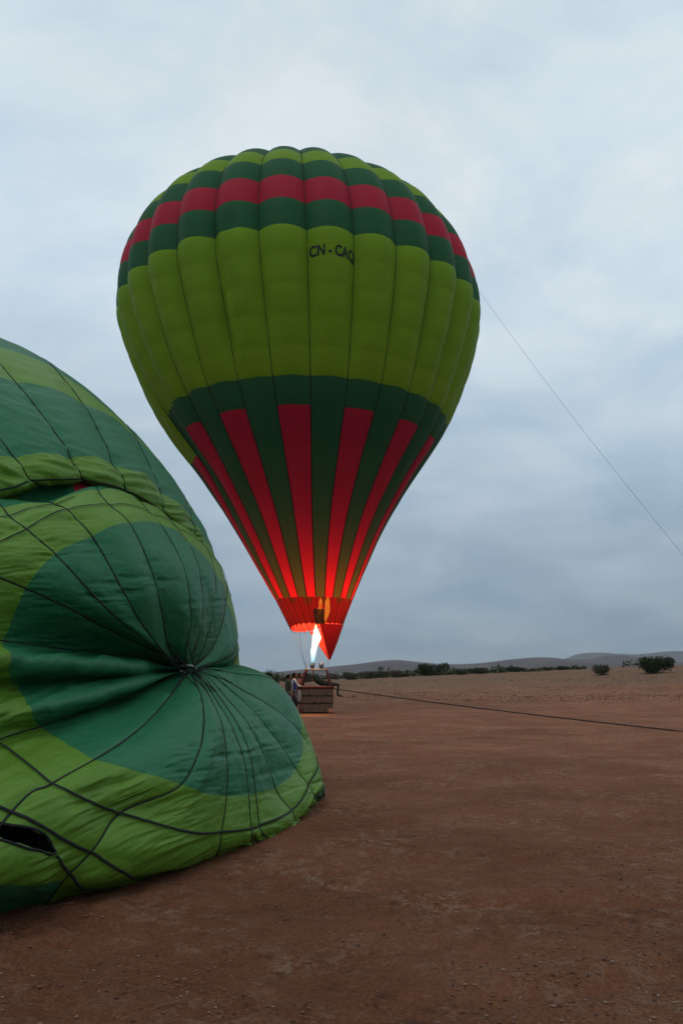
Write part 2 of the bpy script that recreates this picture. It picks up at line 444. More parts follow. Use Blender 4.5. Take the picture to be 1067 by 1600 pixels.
# ------------------------------------------------------------------ standing balloon
BX, BY = ray(494, 1112, 36.6)[0], 36.6
BV = [3.983, 19.291, 26.594, 9.099, 2.248, 2.212, 1.24, 2.393, 3.598, 5.09, 6.731, 7.947, 8.714]
_fr = [0, .15, .3, .45, .6, .75, .88, 1.]
def prof_low(z):
    q = (z - BV[0]) / (BV[1] - BV[0])
    fr = np.array(_fr); r = np.array(BV[6:13] + [BV[3]]); hk = np.diff(fr); dl = np.diff(r) / hk
    m = np.zeros(8); m[1:-1] = (dl[1:]*hk[:-1] + dl[:-1]*hk[1:]) / (hk[1:] + hk[:-1]); m[0] = dl[0]
    i = np.clip(np.searchsorted(fr, q) - 1, 0, 6); t = (q - fr[i]) / hk[i]
    return (1+2*t)*(1-t)**2*r[i] + t*(1-t)**2*hk[i]*m[i] + t*t*(3-2*t)*r[i+1] + t*t*(t-1)*hk[i]*m[i+1]
def prof(z):
    z = np.asarray(z, float)
    zz = np.clip((z - BV[1]) / (BV[2] - BV[1]), 0, 1)
    up = BV[3] * np.maximum(1 - zz ** BV[4], 0) ** (1 / BV[5])
    return np.where(z < BV[1], prof_low(np.minimum(z, BV[1])), up)
def axis_x(z): return -0.049 * z + 0.20 * np.exp(-(z - 4.0) / 2.0)
NG = 28; TH0 = math.radians(274.7)
def balloon_pt(theta, z, g_u, lift=0.0, pillow=0.0):
    """g_u in [-1, 1] across a gore."""
    R = prof(z)
    e = 0.016 + 0.034 * sstep(12.8, 17, z)
    e = e * (1 - 0.6 * sstep(7, 3.9, z))
    bul = 1 - e * np.abs(g_u) ** 2.0
    rr = R * bul + pillow + lift
    # slack cloth and long creases low on the left flank
    a = np.mod(np.degrees(theta), 360)
    lf = np.exp(-((a - 205) / 24) ** 2) * np.exp(-((z - 12.2) / 2.6) ** 2)
    rr = rr - lf * 0.34 + lf * 0.9 * fbm(a * 0.16, z * 0.12, 3) * 0.55
    sk = np.exp(-((a - 252) / 6.5) ** 2) * sstep(12.0, 14, z) * (1 - sstep(19.4, 20.4, z))
    rr = rr - sk * 0.10 * np.abs(np.sin(a * 0.5)) + sk * 0.14 * fbm(a * 0.35, z * 0.5, 3)
    rr = rr + 0.05 * fbm(a * 0.12 + 30, z * 0.35, 3)
    return np.stack([BX + axis_x(z) + rr * np.cos(theta), BY + rr * np.sin(theta), z + 0 * rr], -1)
bal = thing('hot_air_balloon', 'upright lime and dark green balloon with red stripes, burner flame glowing in its mouth', 'hot air balloon', (BX, BY, 0))
BANDS = [  # from the crown down: z top, z bottom, colour key
    (26.593, 23.91, 'D'), (23.91, 22.90, 'L'), (22.90, 21.74, 'D'), (21.74, 20.52, 'R'), (20.52, 19.27, 'D')]
ROWS = [19.27, 18.10, 17.01, 15.88, 14.76, 13.72]
LOWER = [(13.72, 12.67, 'D'), (12.67, 9.5, 'S'), (9.5, 6.29, 'S'), (6.29, 5.17, 'S')]
cm = {'L': f_lime, 'D': f_dark, 'R': f_red}
NU = 19
gu = np.linspace(-1, 1, NU)
def gore_piece(name, k, z0, z1, mat, parent, nz, rows=None, amp=0.02):
    th = TH0 + (k + (gu + 1) / 2) * 2 * math.pi / NG
    if z0 > 25:
        t = np.linspace(0, 1, nz); z = z1 + (z0 - z1) * np.sin(t[::-1] * math.pi / 2)
    else:
        z = np.linspace(z0, z1, nz)
    Z = np.repeat(z[None, :], NU, 0); T = np.repeat(th[:, None], nz, 1); U = np.repeat(gu[:, None], nz, 1)
    edges = np.array(rows if rows else [z0, z1])[::-1]
    i = np.clip(np.searchsorted(edges, z, side='right') - 1, 0, len(edges) - 2)
    v = np.clip((z - edges[i]) / (edges[i+1] - edges[i]), 0, 1)
    pil = amp * (np.sin(v * math.pi) ** 0.45)
    P = balloon_pt(T, Z, U, 0.0, pil[None, :] * (1 - 0.5 * U * U))
    return mesh_obj(name, P.reshape(-1, 3), grid_faces(NU, nz), mat, parent)
for k in range(NG):
    mid = math.degrees(TH0) + (k + 0.5) * 360 / NG
    back_left = 153 < mid % 360 < 201
    split = 13.72 - (1.9 if back_left else 0)
    rows = list(ROWS)
    if back_left: rows = rows + [split]
    g = gore_piece('gore', k, 19.27, split, f_lime, bal, 64, rows, 0.032)
    for z0, z1, c in BANDS:
        gore_piece('panel', k, z0, z1, cm[c], g, 22 if z0 > 25 else 10)
    stripe = f_red if k % 2 == 1 else f_dark
    for z0, z1, c in LOWER:
        z0 = min(z0, split)
        if z1 > z0 - 0.05: continue
        gore_piece('panel', k, z0, z1, stripe if c == 'S' else f_dark, g, 24 if z0 - z1 > 2 else 12, None, 0.010)
    # load tape along the seam
    zt = np.concatenate([np.linspace(5.2, 19, 60), BV[1] + (26.5 - BV[1]) * np.sin(np.linspace(0, math.pi/2, 40))])
    tp = balloon_pt(np.full(len(zt), TH0 + k * 2 * math.pi / NG), zt, np.ones(len(zt)), 0.004)
    MB().tube(tp, 0.026, 5).obj('load_tape', m_tape, bal, True)
# skirt below the seams: one panel per pair of gores
def drop(a): return 0.30 * np.exp(-((np.mod(np.degrees(a), 360) - 140) / 62) ** 2)
for k in range(NG):
    th = TH0 + (k + (gu + 1) / 2) * 2 * math.pi / NG
    z = np.linspace(5.17, 3.98, 12)
    T = np.repeat(th[:, None], 12, 1); U = np.repeat(gu[:, None], 12, 1); Z = np.repeat(z[None, :], NU, 0)
    hem = 0.07 * (1 - U * U) * ((5.17 - Z) / 1.19) ** 2
    P = balloon_pt(T, Z, U, -0.012, 0.01); P[..., 2] += hem - drop(T) * ((5.17 - Z) / 1.19)
    mesh_obj('skirt_panel', P.reshape(-1, 3), grid_faces(NU, 12), f_skirt, bal)
    zt = np.linspace(5.2, 3.93, 14); tp = balloon_pt(np.full(14, th[0]), zt, np.ones(14), 0.004); tp[:, 2] -= drop(th[0]) * (5.17 - zt) / 1.19
    MB().tube(tp, 0.013, 5).obj('skirt_tape', m_tape, bal, True)
# mesh window in the skirt facing the camera
tw = np.radians(np.linspace(269, 287, 7)); zw = np.linspace(4.62, 3.99, 7)
P = balloon_pt(np.repeat(tw[:, None], 7, 1), np.repeat(zw[None], 7, 0), np.zeros((7, 7)), 0.03)
win = mesh_obj('skirt_window', P.reshape(-1, 3), grid_faces(7, 7), fabric('olive_mesh', (0.055, 0.055, 0.018), trans=0.1, see=0.12), bal)
for q in ((0, 0, 6, 6), (0, 6, 6, 0), (0, 0, 6, 0), (0, 6, 6, 6), (0, 0, 0, 6), (6, 0, 6, 6)):
    n = 7
    ii = np.linspace(q[0], q[2], n); jj = np.linspace(q[1], q[3], n)
    pts = balloon_pt(np.interp(ii, range(7), tw), np.interp(jj, range(7), zw), np.zeros(n), 0.04)
    MB().tube(pts, 0.012, 5).obj('window_strap', m_tape, win, True)
# scoop: cloth gathered from the right half of the mouth to one point above the burner frame
tip = ray(514, 1031, 36.6)
ths = np.radians(np.linspace(278, 278 + 190, 34)); vv = np.linspace(0, 1, 16)
P = np.zeros((34, 16, 3))
for i, a in enumerate(ths):
    top = balloon_pt(np.array([a]), np.array([3.99]), np.zeros(1), 0.004)[0]; top[2] -= drop(a)
    w = math.sin(math.pi * i / 33)
    for j, v in enumerate(vv):
        e = tip + np.array([0.07 * math.cos(a), 0.07 * math.sin(a), 0.0])
        P[i, j] = top * (1 - v) + e * v + np.array([0.05 * w, 0, 0]) * math.sin(math.pi * v) * (0.4 + math.sin(i * 1.7) * 0.25)
mesh_obj('scoop', P.reshape(-1, 3), grid_faces(34, 16), fabric('scoop_cloth', (0.30, 0.010, 0.012), trans=0.05, tcol=(0.6, 0.012, 0.008)), bal)
# registration letters printed on one gore
fc = bpy.data.curves.new('registration', 'FONT'); fc.body = 'CN - CAQ'; fc.size = 1.0; fc.offset = 0.026; fc.resolution_u = 6
fo = bpy.data.objects.new('registration', fc); COL.objects.link(fo)
dg = bpy.context.evaluated_depsgraph_get()
tm = bpy.data.meshes.new_from_object(fo.evaluated_get(dg))
import bmesh
bm = bmesh.new(); bm.from_mesh(tm)
for q in range(3):
    bmesh.ops.subdivide_edges(bm, edges=[e for e in bm.edges if e.calc_length() > 0.12], cuts=1)
    bmesh.ops.triangulate(bm, faces=bm.faces)
tv = np.array([v.co for v in bm.verts]); tf = [tuple(v.index for v in f.verts) for f in bm.faces]; bm.free()
x0, x1, y0, y1 = tv[:, 0].min(), tv[:, 0].max(), 0.0, tv[:, 1].max()
u = -0.93 + 1.93 * (tv[:, 0] - x0) / (x1 - x0)
zz = 18.11 + 0.41 * (tv[:, 1] - y0) / (y1 - y0)
vrow = np.clip((zz - 18.10) / 1.17, 0, 1)
pl = 0.032 * np.sin(vrow * math.pi) ** 0.45 * (1 - 0.5 * u * u)
mesh_obj('registration_letters', balloon_pt(TH0 + (u + 1) / 2 * 2 * math.pi / NG, zz, u, 0.016, pl), tf, m_black, bal)
bpy.data.objects.remove(fo)
# suspension cables
FRZ = 1.95
corner = {(-1, -1): (BX - 0.47, BY - 0.45), (1, -1): (BX + 0.47, BY - 0.45), (-1, 1): (BX - 0.47, BY + 0.45), (1, 1): (BX + 0.47, BY + 0.45)}
for k in range(0, NG, 2):
    a = TH0 + k * 2 * math.pi / NG
    top = balloon_pt(np.array([a]), np.array([3.98]), np.ones(1))[0]; top[2] -= drop(a)
    sx = -1 if math.cos(a) < 0 else 1; sy = -1 if math.sin(a) < 0 else 1
    c = corner[(sx, sy)]
    if sx > 0 and k % 4 == 0: continue
    if k % 4 == 2 and sy < 0: continue
    MB().tube([top, (c[0], c[1], FRZ)], 0.006, 5).obj('suspension_cable', m_cable, bal, True)

# ------------------------------------------------------------------ basket with burner
def wicker():
    m, nt, out = new_mat('woven_wicker')
    t = N(nt, 'ShaderNodeTexCoord')
    w1 = N(nt, 'ShaderNodeTexWave', {'Vector': t.outputs['Object'], 'Scale': 9.0, 'Distortion': 2.5, 'Detail': 3.0}, bands_direction='Z')
    w2 = N(nt, 'ShaderNodeTexWave', {'Vector': t.outputs['Object'], 'Scale': 6.0, 'Distortion': 2.0, 'Detail': 2.0}, bands_direction='X')
    nz = N(nt, 'ShaderNodeTexNoise', {'Vector': t.outputs['Object'], 'Scale': 6.0, 'Detail': 7.0})
    a = N(nt, 'ShaderNodeMath', {0: w1.outputs['Fac'], 1: w2.outputs['Fac']}, operation='MULTIPLY')
    b2 = N(nt, 'ShaderNodeMath', {0: a.outputs[0], 1: nz.outputs['Fac']}, operation='ADD')
    r = N(nt, 'ShaderNodeValToRGB', {0: b2.outputs[0]})
    r.color_ramp.elements[0].position = 0.3; r.color_ramp.elements[0].color = (0.034, 0.017, 0.010, 1)
    r.color_ramp.elements[1].position = 1.1; r.color_ramp.elements[1].color = (0.170, 0.090, 0.048, 1)
    b = N(nt, 'ShaderNodeBsdfPrincipled', {'Base Color': r.outputs[0], 'Roughness': 0.75})
    bp = N(nt, 'ShaderNodeBump', {'Height': a.outputs[0], 'Strength': 0.8, 'Distance': 0.03}); nt.links.new(bp.outputs[0], b.inputs['Normal'])
    nt.links.new(b.outputs[0], out.inputs['Surface'])
    return m
m_wick = wicker()
bk = thing('balloon_basket', 'brown wicker balloon basket with red padded rim, burner and lit flame above', 'basket', (BX, BY, 0))
HW, HD, HT = 0.78, 0.62, 1.10
gz = float(terrain(BX, BY))
ZB = gz + 0.05
def bk_wall(lo, hi, parent=bk, name='wicker_wall'): return MB().box(lo, hi, 0.02).obj(name, m_wick, parent)
bands = [(ZB + 0.06, ZB + 0.40), (ZB + 0.42, ZB + 0.73), (ZB + 0.75, ZB + HT)]
for (za, zb), pr in zip(bands, (0.0, 0.010, 0.004)):
    w = bk_wall((BX - HW - pr, BY - HD - pr, za), (BX + HW + pr, BY - HD + 0.05, zb))
    bk_wall((BX - HW - pr, BY + HD - 0.05, za), (BX + HW + pr, BY + HD + pr, zb))
    bk_wall((BX - HW - pr, BY - HD + 0.052, za), (BX - HW + 0.05, BY + HD - 0.052, zb))
    bk_wall((BX + HW - 0.05, BY - HD + 0.052, za), (BX + HW + pr, BY + HD - 0.052, zb))
MB().box((BX - HW + 0.02, BY - HD + 0.02, ZB + 0.03), (BX + HW - 0.02, BY + HD - 0.02, ZB + 0.10), 0.01).obj('floor_board', simple('plywood', (0.2, 0.12, 0.07)), bk)
for z in (ZB + 0.41, ZB + 0.74):
    pts = [(BX - HW, BY - HD - 0.012, z), (BX + HW, BY - HD - 0.012, z)]
    MB().tube(pts, 0.018, 6).obj('rope_band', m_rope, bk, True)
ring_pts = []
for sx, sy in ((-1, -1), (1, -1), (1, 1), (-1, 1)):
    ring_pts.append((BX + sx * HW, BY + sy * HD, ZB + HT + 0.02))
for i in range(4):
    a, b = np.array(ring_pts[i]), np.array(ring_pts[(i + 1) % 4])
    MB().tube([a + (b - a) * t for t in np.linspace(-0.02, 1.02, 8)], 0.062, 10).obj('padded_rim', m_leather, bk, True)
for dx, z in ((-0.30, 0.80), (0.46, 0.80), (-0.06, 0.46), (0.28, 0.46)):
    h = MB().ball((BX + dx, BY - HD - 0.010, ZB + z), (0.05, 0.012, 0.04)); h.obj('hand_hole', m_black, bk, True)
for sx in (-1, 1):
    MB().box((BX + sx * (HW - 0.10) - 0.14, BY - HD - 0.03, ZB - 0.02), (BX + sx * (HW - 0.10) + 0.14, BY - HD + 0.12, ZB + 0.17), 0.03).obj('corner_patch', m_tan if sx > 0 else m_leather, bk)
for dy in (-0.4, 0.0, 0.4):
    MB().box((BX - HW - 0.04, BY + dy - 0.05, gz - 0.02), (BX + HW + 0.04, BY + dy + 0.05, ZB + 0.06), 0.015).obj('skid', simple('grey_wood', (0.09, 0.07, 0.055)), bk)
for (sx, sy), c in corner.items():
    base = np.array([BX + sx * (HW - 0.08), BY + sy * (HD - 0.06), ZB + HT + 0.02]); top = np.array([c[0], c[1], FRZ])
    p = MB().tube([base + (top - base) * t for t in np.linspace(0, 1, 6)], [0.066, 0.068, 0.066, 0.064, 0.060, 0.05], 8).obj('padded_pole', m_leather, bk, True)
    MB().tube([top - (0, 0, 0.03), top + (0, 0, 0.08)], 0.03, 8).obj('pole_socket', m_steel, p, True)
cs = [np.array([*corner[q], FRZ]) for q in ((-1, -1), (1, -1), (1, 1), (-1, 1))]
m_frame = simple('pale_alloy', (0.42, 0.34, 0.28), rough=0.4, metal=0.3)
for i in range(4):
    MB().tube([cs[i], cs[(i + 1) % 4]], 0.032, 8).obj('burner_frame', m_frame, bk, True)
MB().tube([cs[0] * .5 + cs[1] * .5, cs[2] * .5 + cs[3] * .5], 0.03, 8).obj('burner_frame', m_frame, bk, True)
fx = ray(488, 1036, 36.5)[0]
for dx in (0.0, 0.42):
    b = MB(); cxb = fx + dx
    b.tube([(cxb, BY, FRZ + 0.02), (cxb, BY, FRZ + 0.10), (cxb, BY, FRZ + 0.12), (cxb, BY, FRZ + 0.30)], [0.05, 0.06, 0.12, 0.13], 14)
    can = b.obj('burner_can', m_steel, bk, True)
    for q in range(4):
        pts = [(cxb + 0.11 * math.cos(a), BY + 0.11 * math.sin(a), FRZ + 0.12 + 0.045 * q) for a in np.linspace(0, 2 * math.pi, 15)]
        MB().tube(pts, 0.015, 5).obj('burner_coil', m_steel, can, True)
    MB().box((cxb - 0.07, BY - 0.22, FRZ + 0.03), (cxb + 0.07, BY - 0.10, FRZ + 0.12), 0.01).obj('valve_block', m_black, can)
# flame: gas jet, blue at the nozzle, white then orange above
def flame_mat():
    m, nt, out = new_mat('burning_gas')
    g = N(nt, 'ShaderNodeNewGeometry'); s = N(nt, 'ShaderNodeSeparateXYZ', {0: g.outputs['Position']})
    nz = N(nt, 'ShaderNodeTexNoise', {'Vector': g.outputs['Position'], 'Scale': 4.0, 'Detail': 4.0})
    zz = N(nt, 'ShaderNodeMath', {0: s.outputs[2], 1: N(nt, 'ShaderNodeMath', {0: nz.outputs['Fac'], 1: 0.7}, operation='MULTIPLY').outputs[0]}, operation='ADD')
    t = N(nt, 'ShaderNodeMapRange', {'Value': zz.outputs[0], 'From Min': 2.4, 'From Max': 5.6})
    r = N(nt, 'ShaderNodeValToRGB', {0: t.outputs[0]}); c = r.color_ramp
    c.elements[0].position = 0.05; c.elements[0].color = (0.10, 0.42, 0.62, 1)
    c.elements[1].position = 1.0; c.elements[1].color = (1.0, 0.30, 0.03, 1)
    for p, q in ((0.14, (0.55, 0.80, 0.95)), (0.28, (0.80, 0.93, 1.0)), (0.37, (1.0, 0.90, 0.72)), (0.58, (1.0, 0.72, 0.35)), (0.72, (1.0, 0.42, 0.06))):
        e = c.elements.new(p); e.color = (*q, 1)
    st = N(nt, 'ShaderNodeMapRange', {'Value': t.outputs[0], 'From Min': 0.1, 'From Max': 0.45, 'To Min': 0.95, 'To Max': 2.6})
    em = N(nt, 'ShaderNodeEmission', {'Color': r.outputs[0], 'Strength': st.outputs[0]})
    tp = N(nt, 'ShaderNodeBsdfTransparent')
    al = N(nt, 'ShaderNodeMapRange', {'Value': nz.outputs['Fac'], 'From Min': 0.3, 'From Max': 0.6, 'To Min': 0.55, 'To Max': 1.0})
    mx = N(nt, 'ShaderNodeMixShader', {0: al.outputs[0]}); nt.links.new(tp.outputs[0], mx.inputs[1]); nt.links.new(em.outputs[0], mx.inputs[2])
    nt.links.new(mx.outputs[0], out.inputs['Surface'])
    return m
m_flame = flame_mat()
m_tongue, nt, out = new_mat('orange_flame')
g_ = N(nt, 'ShaderNodeNewGeometry'); nz_ = N(nt, 'ShaderNodeTexNoise', {'Vector': g_.outputs['Position'], 'Scale': 5.0, 'Detail': 4.0})
r_ = N(nt, 'ShaderNodeValToRGB', {0: nz_.outputs['Fac']}); r_.color_ramp.elements[0].position = .35; r_.color_ramp.elements[0].color = (1, .22, .02, 1); r_.color_ramp.elements[1].position = .65; r_.color_ramp.elements[1].color = (1, .55, .12, 1)
em_ = N(nt, 'ShaderNodeEmission', {'Color': r_.outputs[0], 'Strength': 8.0}); nt.links.new(em_.outputs[0], out.inputs['Surface'])
def flame_body(path, name, m_flame=m_flame):
    """path: px, py, half width px"""
    pts = np.array([ray(a, b, BY) for a, b, c in path]); rad = np.array([c / F_PX * BY for a, b, c in path])
    tt = np.linspace(0, 1, 46); k = np.linspace(0, 1, len(path))
    P = hermite(k, pts, tt); R = np.maximum(hermite(k, rad, tt), 0.004)
    n = 18; V = []
    for i in range(46):
        for j in range(n):
            a = 2 * math.pi * j / n
            q = R[i] * (1 + (0.55 if m_flame is not m_tongue else 1.1) * fbm(np.array([a * 0.9 + 3 * math.sin(a)]), np.array([P[i][2] * 3.2]), 3)[0] * sstep(2.4, 3.0, P[i][2]))
            V.append(P[i] + np.array([math.cos(a) * q, math.sin(a) * q, 0]))
    Fq = [(i*n + j, i*n + (j+1) % n, (i+1)*n + (j+1) % n, (i+1)*n + j) for i in range(45) for j in range(n)]
    return mesh_obj(name, V, Fq, m_flame, bk)
flame_body([(488, 1039, 1.6), (489, 1030, 3.2), (490, 1018, 3.8), (492, 1006, 4.6), (495, 997, 5.8), (494, 989, 4.6), (493.5, 982, 2.2), (493.5, 976, 0.8)], 'flame')
flame_body([(498, 970, 1.0), (498, 966, 2.4), (499, 960, 3.0), (500, 950, 2.9), (501, 940, 2.2), (501, 934, 0.4)], 'flame_tongue', m_tongue)
flame_body([(509, 972, 0.8), (509, 967, 2.0), (510, 960, 3.2), (511, 948, 4.0), (512, 938, 2.6), (512, 931, 0.4)], 'flame_tongue', m_tongue)
fl_d = bpy.data.lights.new('flame_light', 'POINT'); fl_d.energy = 1450; fl_d.color = (1.0, 0.50, 0.16); fl_d.shadow_soft_size = 0.35
fl = bpy.data.objects.new('flame_light', fl_d); COL.objects.link(fl)
fl.parent = bk; fl.location = (0.1, 0.0, 5.75)

# ------------------------------------------------------------------ limp balloon in the foreground
AP = (297, 1046, 9.5)
def con(px, py):
    """contact with the ground at a pixel"""
    g = ground_at(px, py); return (px, py, float(g[1]))
TL = [0, .15, .3, .45, .6, .75, .88, .94, 1.0]
S = []   # (phi, seam?, {t: (px, py, depth)})
S.append((0.0, True,  {.10: (255, 1036, 9.25), .3: (169, 1022, 8.45), .45: (84, 1011, 7.7), .6: (5, 1001, 7.0), .75: (-80, 992, 6.4), 1: (-420, 950, 5.2)}))
S.append((1.0, True,  {.10: (262, 1026, 9.0), .25: (178, 987, 8.0), .45: (95, 944, 7.2), .6: (40, 919, 6.9), .75: (-45, 885, 6.5), .88: (-150, 850, 6.2), 1: (-400, 800, 5.6)}))
S.append((2.0, True,  {.10: (262, 1026, 8.95), .2: (214, 990, 8.1), .35: (160, 944, 7.5), .5: (107, 887, 7.15), .6: (87, 866, 7.1), .75: (43, 828, 7.05), .88: (16, 808, 7.15), 1: (-6, 778, 7.6)}))
S.append((3.0, True,  {.08: (268, 1030, 9.0), .2: (228, 983, 8.2), .4: (192, 922, 7.7), .6: (144, 838, 7.55), .75: (107, 798, 7.55), .88: (90, 790, 7.7), 1: (74, 784, 7.95)}))
S.append((3.5, False, {.08: (268, 1030, 9.05), .2: (240, 975, 8.3), .4: (218, 905, 7.85), .6: (175, 824, 7.8), .75: (140, 794, 7.8), .88: (128, 779, 8.0), 1: (114, 770, 8.25)}))
S.append((4.0, True,  {.08: (272, 1028, 9.1), .25: (253, 958, 8.4), .42: (239, 898, 8.1), .6: (203, 818, 8.1), .75: (173, 791, 8.15), .88: (158, 774, 8.4), 1: (150, 760, 8.75)}))
S.append((5.0, True,  {.06: (290, 1030, 9.2), .22: (297, 979, 8.9), .36: (296, 933, 8.75), .5: (281, 872, 8.8), .6: (253, 822, 8.95), .75: (237, 806, 9.1), .88: (224, 789, 9.35), 1: (214, 778, 9.7)}))
S.append((6.0, True,  {.08: (303, 1020, 9.4), .25: (315, 972, 9.3), .38: (316, 930, 9.3), .5: (308, 878, 9.4), .6: (293, 847, 9.6), .75: (277, 827, 9.85), .88: (268, 815, 10.1), 1: (262, 806, 10.4)}))
S.append((7.0, True,  {.08: (308, 1032, 9.6), .25: (324, 994, 9.7), .45: (336, 937, 9.9), .6: (336, 898, 10.3), .75: (328, 868, 10.6), .88: (322, 858, 10.9), 1: (317, 852, 11.2)}))
S.append((8.0, True,  {.08: (312, 1034, 9.7), .3: (338, 1000, 10.1), .45: (349, 965, 10.5), .6: (353, 940, 10.9), .75: (354, 920, 11.3), 1: (350, 900, 11.8)}))
S.append((9.0, True,  {.08: (318, 1040, 9.75), .3: (345, 1032, 10.2), .45: (362, 1024, 10.6), .6: (370, 1010, 11.1), .75: (368, 993, 11.7), 1: (357, 965, 12.6)}))
S.append((10.0, False, {.08: (318, 1043, 9.9), .3: (338, 1043, 10.6), .6: (362, 1043, 11.5), .75: (372, 1060, 12.3), .88: (385, 1120, 13.0), 1: (395, 1207, 13.4)}))
S.append((11.0, True, {.05: (318, 1046, 9.6), .25: (368, 1053, 10.3), .45: (415, 1058, 11.1), .6: (436, 1072, 11.7), .75: (448, 1110, 12.2), .88: (455, 1160, 12.4), 1: (460, 1219, 12.4)}))
S.append((12.0, True, {.05: (320, 1048, 9.55), .2: (380, 1079, 9.9), .4: (434, 1112, 10.55), .6: (470, 1146, 11.1), .75: (490, 1182, 11.35), .88: (498, 1206, 11.4), .94: (501, 1216, 11.4), 1: con(503, 1238)}))
S.append((13.0, True, {.05: (318, 1050, 9.5), .2: (368, 1085, 9.55), .4: (420, 1140, 9.8), .6: (461, 1200, 10.2), .75: (480, 1225, 10.3), .88: (487, 1237, 10.35), .94: (490, 1243, 10.35), 1: con(492, 1252)}))
S.append((14.0, True, {.05: (314, 1051, 9.4), .2: (356, 1094, 9.2), .35: (388, 1132, 9.15), .5: (412, 1180, 9.2), .6: (430, 1231, 9.3), .75: (454, 1266, 9.45), .88: (459, 1276, 9.5), 1: con(461, 1285)}))
S.append((15.0, True, {.05: (311, 1052, 9.35), .2: (350, 1100, 8.9), .35: (376, 1142, 8.7), .5: (393, 1190, 8.55), .6: (399, 1239, 8.5), .75: (405, 1289, 8.45), .88: (410, 1302, 8.5), 1: con(412, 1309)}))
S.append((16.0, True, {.05: (308, 1053, 9.3), .2: (341, 1100, 8.8), .35: (366, 1145, 8.5), .5: (383, 1195, 8.3), .6: (388, 1243, 8.25), .75: (392, 1294, 8.2), .88: (393, 1308, 8.25), 1: con(391, 1317)}))
S.append((17.0, True, {.05: (305, 1053, 9.3), .2: (332, 1098, 8.6), .35: (348, 1140, 8.2), .5: (355, 1195, 7.9), .6: (354, 1243, 7.8), .75: (346, 1299, 7.65), .88: (342, 1325, 7.7), 1: con(336, 1338)}))
S.append((18.0, False, {.05: (302, 1053, 9.3), .2: (322, 1095, 8.4), .35: (336, 1140, 7.9), .5: (334, 1195, 7.55), .6: (320, 1240, 7.35), .75: (283, 1298, 7.05), .88: (268, 1336, 7.0), .94: (258, 1352, 7.05), 1: con(250, 1361)}))
S.append((19.0, True, {.05: (299, 1052, 9.3), .2: (314, 1088, 8.3), .35: (318, 1135, 7.75), .5: (308, 1182, 7.3), .6: (283, 1226, 7.0), .75: (186, 1271, 6.5), .88: (143, 1330, 6.2), .94: (100, 1374, 6.1), 1: con(66, 1412)}))
S.append((20.0, True, {.05: (293, 1053, 9.2), .2: (253, 1104, 8.0), .4: (205, 1150, 7.1), .6: (148, 1187, 6.5), .75: (79, 1227, 6.0), .88: (17, 1270, 5.65), .94: (-60, 1370, 5.35), 1: con(-120, 1446)}))
S.append((21.0, True, {.06: (275, 1052, 9.4), .25: (197, 1090, 8.5), .42: (130, 1113, 7.75), .6: (62, 1136, 7.0), .75: (-10, 1161, 6.4), .88: (-130, 1230, 5.7), .94: (-250, 1340, 5.2), 1: con(-330, 1490)}))
S.append((21.6, False, {.06: (268, 1053, 9.15), .25: (205, 1071, 8.15), .42: (130, 1092, 7.35), .6: (45, 1108, 6.6), .75: (-60, 1130, 6.0), .88: (-200, 1200, 5.4), 1: con(-450, 1500)}))
S.append((22.2, False, {.06: (262, 1050, 9.5), .25: (205, 1056, 8.75), .42: (110, 1062, 7.85), .6: (22, 1072, 7.1), .75: (-70, 1085, 6.4), .88: (-220, 1140, 5.6), 1: (-520, 1300, 4.8)}))
S.append((22.9, False, {.06: (258, 1044, 9.2), .25: (200, 1043, 8.15), .42: (100, 1038, 7.2), .6: (10, 1034, 6.5), .75: (-75, 1030, 5.95), .88: (-230, 1040, 5.3), 1: (-520, 1100, 4.8)}))
tline = np.unique(np.concatenate([np.linspace(0, .15, 22), np.linspace(.15, .6, 76), np.linspace(.6, .75, 30), np.linspace(.75, .88, 30), np.linspace(.88, .94, 28), np.linspace(.94, 1, 16)]))
lines = []
for phi, seam, d in S:
    ks = [0.0] + sorted(d); vs = [AP] + [d[k] for k in sorted(d)]
    W3 = np.array([ray(*v) for v in vs])
    lines.append(hermite(ks, W3, tline))
phis = np.array([s[0] for s in S]); nS = 24.0
Lp = np.array(lines)                                  # (seams, t, 3)
SUBD = 56
pf = np.arange(0, int(nS * SUBD) + 1) / SUBD
ext = np.concatenate([phis[-3:] - nS, phis, phis[:3] + nS]); Lx = np.concatenate([Lp[-3:], Lp, Lp[:3]], 0)
Pq = hermite(ext, Lx.reshape(len(ext), -1), pf).reshape(len(pf), len(tline), 3)
Nq = grid_normals(Pq)
if np.mean(Nq[:, 40:60, 1]) > 0: Nq = -Nq
seamphi = np.array([s[0] for s in S if s[1]])
sx = np.concatenate([seamphi[-1:] - nS, seamphi, seamphi[:1] + nS])
ix = np.clip(np.searchsorted(sx, pf, side='right') - 1, 0, len(sx) - 2)
uu = (pf - sx[ix]) / (sx[ix + 1] - sx[ix])           # 0..1 between tapes
width = np.linalg.norm(np.diff(Pq, axis=0, append=Pq[1:2]), axis=2)
wid = np.zeros((len(pf), len(tline)))
for s_ in range(len(sx) - 1):
    q = np.nonzero(ix == s_)[0]
    if len(q): wid[q] = width[q].sum(0)[None]
T2 = np.repeat(tline[None], len(pf), 0); PH = np.repeat(pf[:, None], len(tline), 1); UU = np.repeat(uu[:, None], len(tline), 1)
grd = sstep(1.0, 0.93, T2)
bulge = 0.045 * np.minimum(wid, 1.6) * (4 * UU * (1 - UU)) ** 0.7 * sstep(0, .2, T2) * (0.25 + 0.75 * grd)
